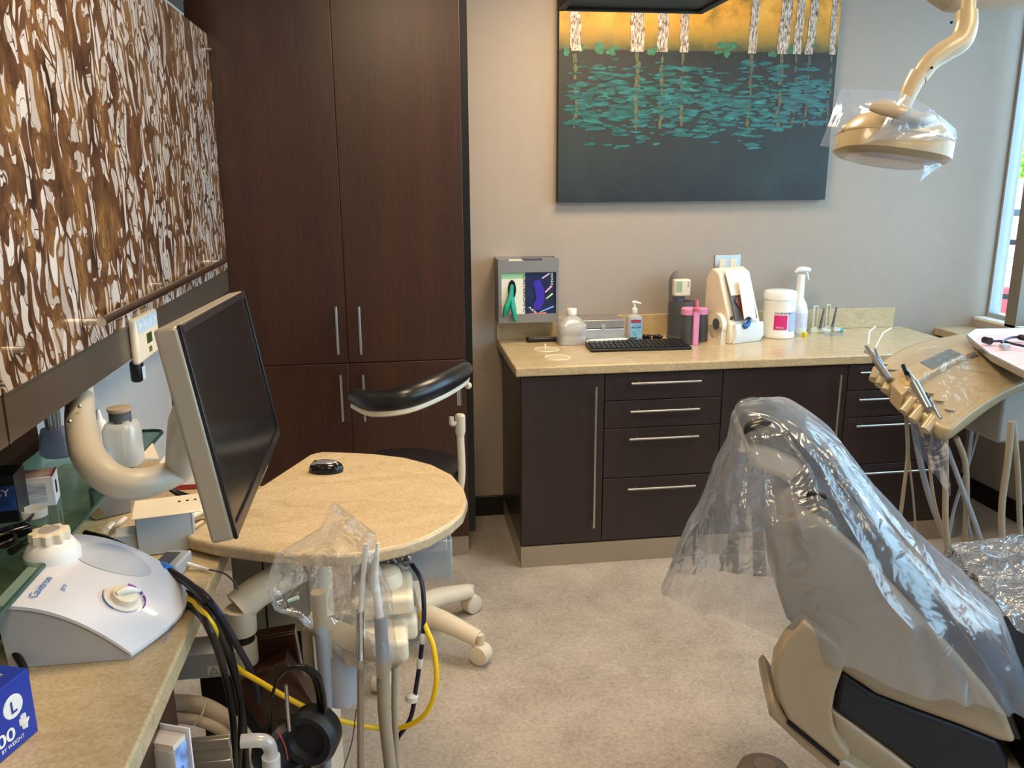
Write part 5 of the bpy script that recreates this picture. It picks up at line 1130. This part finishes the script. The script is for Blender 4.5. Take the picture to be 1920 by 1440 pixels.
for j in range(nr-1):
    for i in range(nc-1):
        bm_.b.faces.new((T[j][i], T[j][i+1], T[j+1][i+1], T[j+1][i])); bm_.b.faces.new((Bv[j][i], Bv[j+1][i], Bv[j+1][i+1], Bv[j][i+1]))
    for i in (0, nc-1): bm_.b.faces.new((T[j][i], T[j+1][i], Bv[j+1][i], Bv[j][i]))
for i in range(nc-1):
    for j in (0, nr-1): bm_.b.faces.new((T[j][i], T[j][i+1], Bv[j][i+1], Bv[j][i]))
cl = bm_.b.edges.layers.float.new('crease_edge')
for j in range(nr-1):
    for i in (0, nc-1): e_ = bm_.b.edges.get((T[j][i], T[j+1][i])); e_[cl] = .75
for i in range(nc-1): e_ = bm_.b.edges.get((T[0][i], T[0][i+1])); e_[cl] = .6
bm_.build('shell', 'tan2', t, sub=3)
def Gp(u, v, dz_=0):    # u across far->near 0..4, v rows 0..5
    i = min(3, int(u)); j = min(4, int(v)); a, b_ = u-i, v-j
    return G[j][i]*(1-a)*(1-b_)+G[j][i+1]*a*(1-b_)+G[j+1][i]*(1-a)*b_+G[j+1][i+1]*a*b_+V((0, 0, dz_))
cs = MB(); rows = []
for v_ in (-.25, .3, 1.0, 1.5, 2.75, 3.1):
    vv = max(0, v_); ex = (Gp(1.5, 0)-Gp(1.5, 1))*(-v_) if v_ < 0 else V((0, 0, 0))
    l_, r_ = Gp(1.25, vv)+ex, Gp(2.0, vv)+ex; h_ = .019
    rows.append([l_+V((0, 0, h_)), r_+V((0, 0, h_)), r_-V((0, 0, .03 if v_ > 0 else .045)), l_-V((0, 0, .03 if v_ > 0 else .045))])
cs.loft(rows); cs.build('console', 'tan2', t, bevel=.004)
r3, r4 = rows[3], rows[4]
def cq2(a, b_): l = r3[0].lerp(r4[0], b_); r__ = r3[1].lerp(r4[1], b_); return l.lerp(r__, a)+V((0, 0, .0006))
a_, b_, c_, d_ = cq2(.1, .06), cq2(.86, .06), cq2(.86, .92), cq2(.1, .92)
MB().prism([a_, b_, c_, d_], (0, 0, .0012)).build('display', mat('display_slate', '596268', .25), t)
r3, r4 = rows[1], rows[2]
a_, b_, c_, d_ = cq2(.15, .02), cq2(.86, .02), cq2(.86, .9), cq2(.15, .9)
MB().prism([a_, b_, c_, d_], (0, 0, .0009)).build('keypad', mat('keypad_tan', 'a5926c', .45, var=.2, vscale=70), t)
for u in (.12, .55, .98, 2.35, 2.85, 3.35):
    q = Gp(u, .0, -.004); e_ = (Gp(u, 1)-Gp(u, 0)).normalized()
    MB().tube([q-e_*.03+V((0, 0, -.012)), q+e_*.02+V((0, 0, .002))], [.017, .019], 16, False, flat=.8).build('instrument_holder', 'tan2', t)
for u in (.2, .7, 2.5, 3.0, 3.5): 
    q = Gp(u, 1.0, .001); MB().lathe([(.0001, .002), (.014, .001), (.016, 0)], q, seg=16).build('finger_recess', mat('recess_tan', 'a8946e', .4), t)
q = Gp(3.2, 3.0, -.06); MB().b2((1.98, -1.55, .80), (2.35, -1.15, .985)).build('underbody', mat('underbody_grey', '98958e', .5), t, bevel=.01)
def handpiece(label, p0, p1, p2, r_, tips):
    A, B, C_ = Q(p0), Q(p1), Q(p2); t = thing('handpiece', label, 'handpiece', tuple(A))
    MB().tube([A, B], [r_*.85, r_], 16, False).build('body', mat('steel_blue_grip', '8d949c', .25, .8), t); MB().tube([B, C_], [r_*.8, r_*.5], 14, False).build('coupler', 'chrome', t)
    for nm, pts, rr, m in tips: MB().tube([Q(p) for p in pts], rr, 10, False).build(nm, m, t)
handpiece('chrome air-water syringe with bent white tip nearest the worktop', (1668, 712, 1.0), (1642, 676, 1.04), (1624, 650, 1.07), .0125, [('bent_tip', ((1628, 646, 1.075), (1630, 622, 1.11), (1642, 612, 1.12)), .0026, 'white'), ('button', ((1622, 655, 1.06), (1634, 661, 1.05)), .011, 'chrome')])
handpiece('second syringe with long bent white tip beside the first', (1660, 696, 1.0), (1646, 672, 1.03), (1641, 655, 1.05), .009, [('bent_tip', ((1641, 652, 1.055), (1656, 624, 1.09), (1671, 615, 1.095)), .0026, 'white')])
handpiece('steel handpiece with black tip standing in the front holder', (1742, 768, .95), (1715, 718, 1.005), (1698, 692, 1.035), .0145, [('burr_tip', ((1700, 700, 1.03), (1694, 686, 1.045)), .0085, 'bezel')])
handpiece('thin steel coupler in the holder nearest the camera', (1764, 785, .93), (1752, 762, .955), (1739, 742, .975), .0065, [('black_end', ((1741, 746, .972), (1737, 738, .98)), .006, 'bezel')])
# barrier film over the unit
t = thing('unit_barrier', 'clear film barrier stretched over the delivery unit', 'plastic sheet', (1.7, -1.6, 1.0))
def fu(u, v): p = Gp(.6+u*3.3, .1+v*2.6, .006); p.z += .005*noise.noise(p*16)+(.006 if .17 < u < .45 else 0)+.008; return p
MB().grid(fu, 40, 30).build('film', M_['bag'], t)
def fh(u, v): p = Gp(2.3+u*1.7, 0, -.03); return p+V((.02*v+.01*noise.noise(V((u*5, v*3, 0))), -.02*v, -.17*v*(.6+.4*u)))
MB().grid(fh, 14, 12).build('hanging_flap', 'blue_film', t)
# tray with cable
zt3 = 1.10
tp = [(1812, 627), (1828, 616), (2010, 612), (2060, 640), (2040, 735), (2000, 732), (1935, 702), (1855, 662)]
TP = [at(a, b_, z=zt3) for a, b_ in tp]
tc_ = sum(TP, V())/len(TP)
t = thing('instrument_tray', 'steel instrument tray with pink liner on the delivery unit', 'tray', (tc_.x, tc_.y, zt3-.03))
def off(s_, z_): return [V((tc_.x+(p.x-tc_.x)*s_, tc_.y+(p.y-tc_.y)*s_, z_)) for p in TP]
b = MB(); b.loft([off(.5, zt3-.03), off(.93, zt3-.03), off(1.01, zt3-.004), off(1.0, zt3), off(.975, zt3-.001), off(.92, zt3-.022), off(.3, zt3-.022)]); b.build('tray', mat('tray_steel', 'b9bcc4', .22, .9), t, bevel=.003, doubles=True)
b = MB(); b.loft([off(.9, zt3-.0215), off(.88, zt3-.014)]); b.build('liner', mat('pink_liner', 'e0b4b4', .8, var=.08, vscale=30, bump=.3, bscale=40), t)
MB().cyl((tc_.x, tc_.y, .97), (tc_.x, tc_.y, zt3-.0305), .03).build('tray_post', 'tan', t)
t = thing('cable', 'black cord with plug and grey tag lying in the pink-lined tray', 'cable', tuple(at(1860, 635, z=zt3)))
MB().tube([at(1845, 637, z=zt3+.004), at(1857, 640, z=zt3+.004)], [.012, .013], 12, False).build('plug', 'black', t)
MB().tube([at(*p, z=zt3+.002) for p in ((1857, 640), (1880, 640), (1905, 646), (1935, 652))], .0045, 8).build('cord', mat('cord_dark', '23243a', .5), t)
MB().tube([at(*p, z=zt3+.004) for p in ((1878, 642), (1895, 633), (1925, 632))], .0045, 8).build('cord_loop', mat('cord_dark', '23243a', .5), t)
q = at(1884, 649, z=zt3); MB().box(q, (.035, .02, .016), Matrix.Rotation(R(15), 3, 'Z')).build('grey_tag', 'grey', t, bevel=.003)
MB().box(at(1918, 633, z=zt3+.006), (.03, .03, .02)).build('connector', 'black', t, bevel=.008)
# hoses below
def uh(label, pts, r_, m='hose'): return hose(label, pts, r_, m, name='unit_hose')
uh('thin taupe hose hanging from the left holder of the delivery unit', [(1698, 768, 'y', -1.42), (1702, 850, 'y', -1.40), (1693, 930, 'y', -1.40), (1684, 1010, 'y', -1.40), (1690, 1070, 'y', -1.42)], .0068)
uh('thinnest taupe hose hanging left of the blue-grey hose', [(1702, 770, 'y', -1.38), (1704, 850, 'y', -1.36), (1712, 930, 'y', -1.36), (1717, 1000, 'y', -1.36), (1716, 1060, 'y', -1.38)], .0038)
uh('blue-grey double hose slanting down to the right', [(1708, 765, 'y', -1.46), (1722, 850, 'y', -1.44), (1742, 930, 'y', -1.44), (1766, 995, 'y', -1.44), (1790, 1050, 'y', -1.46)], .010, 'hose_grey')
uh('slim taupe hose curving beside the blue-grey hose', [(1748, 810, 'y', -1.58), (1743, 860, 'y', -1.56), (1750, 930, 'y', -1.56), (1764, 985, 'y', -1.56), (1785, 1040, 'y', -1.58)], .0055)
uh('thick straight taupe hose below the near corner of the unit', [(1772, 820, 'y', -1.66), (1773, 900, 'y', -1.66), (1773, 980, 'y', -1.66), (1780, 1050, 'y', -1.66), (1790, 1090, 'y', -1.66)], .0095)
uh('taupe hose bowing outward behind the unit corner', [(1793, 820, 'y', -1.62), (1810, 870, 'y', -1.62), (1812, 950, 'y', -1.62), (1808, 1040, 'y', -1.62), (1812, 1100, 'y', -1.64)], .0095)
uh('pale blue-lit hose crossing down to the covered leg rest', [(1775, 838, 'y', -1.60), (1800, 905, 'y', -1.62), (1835, 1000, 'y', -1.66), (1865, 1100, 'y', -1.70), (1872, 1140, 'y', -1.72)], .008, 'hose_grey')
uh('grey hose crossing back behind the thick straight hose', [(1822, 810, 'y', -1.5), (1812, 880, 'y', -1.48), (1790, 950, 'y', -1.46), (1778, 1010, 'y', -1.46), (1770, 1050, 'y', -1.46)], .006, 'hose_grey')
uh('thin grey hose hanging at the back of the near corner', [(1838, 800, 'y', -1.45), (1820, 860, 'y', -1.45), (1805, 920, 'y', -1.45), (1812, 960, 'y', -1.45), (1822, 1010, 'y', -1.45)], .0038, 'hose_grey')
uh('long taupe hose nearest the right frame edge, the left of the pair', [(1896, 790, 'y', -1.70), (1890, 860, 'y', -1.70), (1878, 960, 'y', -1.70), (1884, 1060, 'y', -1.72), (1900, 1160, 'y', -1.76), (1915, 1260, 'y', -1.80)], .0105)
uh('long taupe hose nearest the right frame edge, the right of the pair', [(1900, 790, 'y', -1.66), (1908, 880, 'y', -1.66), (1912, 980, 'y', -1.66), (1916, 1080, 'y', -1.68), (1922, 1180, 'y', -1.7)], .0085)
t = thing('unit_support', 'grey support arm and post under the delivery unit', 'support', (2.2, -1.3, 0))
MB().tube([(2.15, -1.35, .86), (2.45, -1.2, .80), (2.8, -1.15, .80)], [.05, .05, .05], 16, flat=.6).build('arm', mat('underbody_grey', '98958e', .5), t); MB().cyl((2.16, -1.35, .76), (2.16, -1.35, .9), .03).build('pivot', 'black', t)
MB().cyl((2.62, -1.17, 0), (2.62, -1.17, .80), .06).build('post', mat('post_grey', '6b6660', .5), t)

# ---- treatment chair
TH = -.3; ca = V((cos(TH), sin(TH), 0)); cb = V((-sin(TH), cos(TH), 0)); CO = V((1.03, -2.2, 0))
def ch(px, py, tt):
    p0 = CO+cb*tt; d = fw+(px-960)/FPX*rt-(py-720)/FPX*up; return CAM+d*((p0-CAM).dot(cb)/d.dot(cb))
def cprism(pts, t0_, t1_, pt_=None): 
    n_ = [ch(a, b_, t0_ if pt_ is None else pt_)+(cb*0 if pt_ is None else cb*(t0_-pt_)) for a, b_ in pts]; c_ = sum(n_, V())/len(n_)
    if t1_-t0_ < .4: return MB().prism(n_, cb*(t1_-t0_))
    return MB().loft([n_]+[[c_+(p-c_)*s_+cb*(t1_-t0_)*f_ for p in n_] for f_, s_ in ((.3, 1.0), (.6, .93), (.85, .82), (1, .7))])
t = thing('treatment_chair', 'reclined tan dental treatment chair with black upholstery under plastic', 'dental chair', tuple(CO))
CH = t
shell = [(1452, 1050), (1458, 1110), (1476, 1165), (1520, 1200), (1581, 1263), (1644, 1305), (1717, 1333), (1800, 1363), (1872, 1392), (1911, 1400), (1890, 1345), (1855, 1296), (1790, 1220), (1700, 1125), (1620, 1040), (1560, 985), (1505, 955), (1470, 985)]
cprism(shell, -.25, .25).build('back_shell', 'tan', t, bevel=.022, seg=4)
cush = [(1500, 952), (1520, 925), (1560, 935), (1640, 995), (1730, 1090), (1810, 1190), (1880, 1290), (1925, 1400), (1905, 1395), (1855, 1296), (1790, 1220), (1700, 1125), (1620, 1040), (1560, 985)]
cprism(cush, -.235, .235, -.25).build('back_cushion', 'leather', t, bevel=.02, seg=4)
cprism([(1382, 795), (1390, 772), (1420, 764), (1486, 780), (1540, 830), (1585, 890), (1600, 925), (1572, 925), (1530, 880), (1485, 828), (1430, 806)], -.12, .12, 0).build('headrest', 'leather', t, bevel=.02, seg=4)
cprism([(1388, 812), (1430, 812), (1484, 836), (1535, 892), (1572, 930), (1548, 940), (1500, 905), (1450, 870), (1400, 850)], -.105, .105, 0).build('headrest_shell', 'ivory', t, bevel=.018, seg=4)
cprism([(1460, 870), (1495, 900), (1515, 950), (1500, 975), (1470, 940), (1445, 885)], -.04, .04, 0).build('headrest_bracket', 'tan', t, bevel=.01)
q = ch(1502, 925, -.06); MB().cyl(q-cb*.02, q+cb*.12, .022).build('headrest_knob', 'ivory', t)
arm = [(1509, 1164), (1535, 1185), (1562, 1206), (1580, 1223), (1586, 1242), (1580, 1262), (1567, 1300), (1561, 1335), (1565, 1365), (1578, 1395), (1597, 1416), (1590, 1428), (1573, 1431), (1530, 1395), (1478, 1352), (1458, 1310), (1450, 1272), (1455, 1235), (1475, 1200), (1498, 1178)]
cprism(arm, -.30, -.252).build('arm_support', 'tan', t, bevel=.014, seg=4)
cprism([(1479, 1353), (1575, 1433), (1572, 1437), (1476, 1358)], -.301, -.27).build('slot', 'gap', t)
cprism([(1450, 1308), (1470, 1340), (1520, 1385), (1590, 1432), (1700, 1500), (1640, 1520), (1560, 1450), (1500, 1400), (1443, 1345), (1441, 1322)], -.29, -.10, -.29).build('lower_cover', 'tan', t, bevel=.012, seg=3)
cprism([(1581, 1262), (1644, 1306), (1717, 1334), (1800, 1364), (1872, 1393), (1896, 1430), (1900, 1500), (1760, 1480), (1680, 1420), (1610, 1370), (1562, 1338), (1568, 1300)], -.243, .243, -.25).build('seat_sling', 'navy', t, bevel=.015, seg=3)
cprism([(1562, 1342), (1610, 1376), (1680, 1428), (1740, 1475), (1800, 1500), (1700, 1560), (1590, 1440), (1565, 1390)], -.245, .2, -.27).build('seat_frame', 'tan', t, bevel=.012, seg=3)
def lc(s, tt, z): return CO+ca*s+cb*tt+V((0, 0, z))
def cbox(name, m, s0, s1, t0_, t1_, z0_, z1_, zb0=None, zb1=None, bev=.03):
    pr = [(s0, z0_), (s0, z1_), (s1, zb1 if zb1 is not None else z1_), (s1, zb0 if zb0 is not None else z0_)]
    return MB().prism([lc(a, t0_, b_) for a, b_ in pr], cb*(t1_-t0_)).build(name, m, t, bevel=bev, seg=4)
cbox('seat_cushion', 'leather', .40, .98, -.26, .26, .36, .50, .44, .58)
cbox('leg_rest', 'leather', .985, 1.55, -.22, .22, .44, .575, .26, .36)
cbox('base_column', 'tan', .35, .75, -.14, .14, .09, .34, bev=.03)
cbox('floor_base', 'tan', .1, 1.0, -.22, .22, .0, .09, bev=.03)
# plastic cover over the back
t = thing('chair_cover', 'translucent plastic cover draped over the chair headrest and back', 'plastic cover', tuple(lc(-.1, 0, 1.0)))
Lp = [(1388, 764), (1374, 792), (1366, 840), (1338, 905), (1300, 990), (1268, 1055), (1240, 1112)]
Rp = [(1450, 757), (1500, 768), (1568, 815), (1648, 925), (1742, 1025), (1835, 1110), (1906, 1300)]
hh = [.06, .14, .19, .26, .29, .30, .30]
def ip(a, v):
    k = v*(len(a)-1); i = min(len(a)-2, int(k)); f_ = k-i; f2 = f_
    if isinstance(a[0], tuple): return tuple(a[i][j]*(1-f2)+a[i+1][j]*f2 for j in range(2))
    return a[i]*(1-f2)+a[i+1]*f2
def fc(u, v):
    L_ = ch(*ip(Lp, v), 0); R_ = ch(*ip(Rp, v), 0); h_ = ip(hh, v); ph = 2*pi*u
    c, s_ = cos(ph), sin(ph); e = 2/3.2; cx_ = math.copysign(abs(c)**e, c); sx_ = math.copysign(abs(s_)**e, s_)
    p = (L_+R_)/2+(R_-L_)/2*cx_
    flare = max(0, -cx_)*v; hloc = h_*(1-.45*flare)
    wr = noise.noise(V((cx_*5*(1+v), v*1.6, sx_*2)))*.035*v+(1-abs(noise.noise(V((cx_*9, v*2.2+3, sx_*3))))*2)*.016*v
    drop = (.10*(-sx_)*v**3 if sx_ < 0 else 0)
    return p+cb*sx_*(hloc+.012)+cb*wr*(-1 if sx_ < 0 else 1)*min(1, abs(sx_)*2)+V((0, 0, drop+.02*noise.noise(p*9)*v))
b = MB(); b.grid(fc, 150, 60, closeu=True); 
top = [fc(i/150, 0) for i in range(150)]; b.b.faces.new([b.b.verts.new(p) for p in top])
b.build('film', 'sheet', t, doubles=True)
# plastic over seat and leg rest
t = thing('chair_cover', 'crinkled plastic cover lit blue over the seat and leg rest at the right edge', 'plastic cover', tuple(lc(1.0, 0, .6)))
def fl2(u, v):
    s_ = .40+1.2*v; tt = -.14+.56*u; e_ = max(0, u-.5)*2
    z = (.63 if v < .5 else .63-(v-.5)*.42)+.055*sin(pi*min(1, v*2.2))+.03; z -= .34*max(0, e_-.72)/.28*(1 if e_ > .72 else 0)
    n_ = noise.noise(V((u*6, v*14, 1)))*.022+(1-abs(noise.noise(V((u*4+v*9, v*20, 5))))*2)*.014
    return lc(s_, tt, z+n_)
MB().grid(fl2, 60, 110).build('film', 'sheet2', t)
q = at(1428, 1436, z=.03); t = thing('foot_control', 'taupe disc-shaped foot control on the floor beside the chair base', 'foot control', (q.x, q.y, 0))
MB().lathe([(.075, 0), (.08, .01), (.07, .035), (.04, .045), (.0001, .048)], (q.x, q.y-.02, 0), seg=32).build('disc', mat('foot_taupe', '6f6259', .35), t)
MB().lathe([(.035, .046), (.03, .052), (.0001, .053)], (q.x, q.y-.02, 0)).build('cap', mat('foot_taupe2', '7b6d62', .35), t)

# ---- groups of look-alike things
GR = {'base_cabinet': 'dark base cabinets', 'wall_cabinet': 'swirl-door wall cabinets', 'glove_box': 'boxes of gloves', 'safety_glasses': 'safety glasses on the worktop', 'canister': 'plastic canisters', 'syringe_stand': 'syringe stands on the worktop',
      'mixing_tip': 'yellow mixing tips', 'product_box': 'cartons on the glass shelf', 'cable': 'loose cables', 'brown_bin': 'dark brown bins', 'suction_hose': 'hoses in the instrument holder', 'vacuum_hose': 'vacuum hoses under the worktop', 'unit_hose': 'hoses under the delivery unit', 'handpiece': 'handpieces on the delivery unit', 'air_hose': 'air lines', 'chair_cover': 'plastic chair covers', 'worktop': 'travertine worktops'}
for o in bpy.data.objects:
    k = o.name.split('.')[0]
    if 'category' in o and k in GR and 'group' not in o: o['group'] = GR[k]
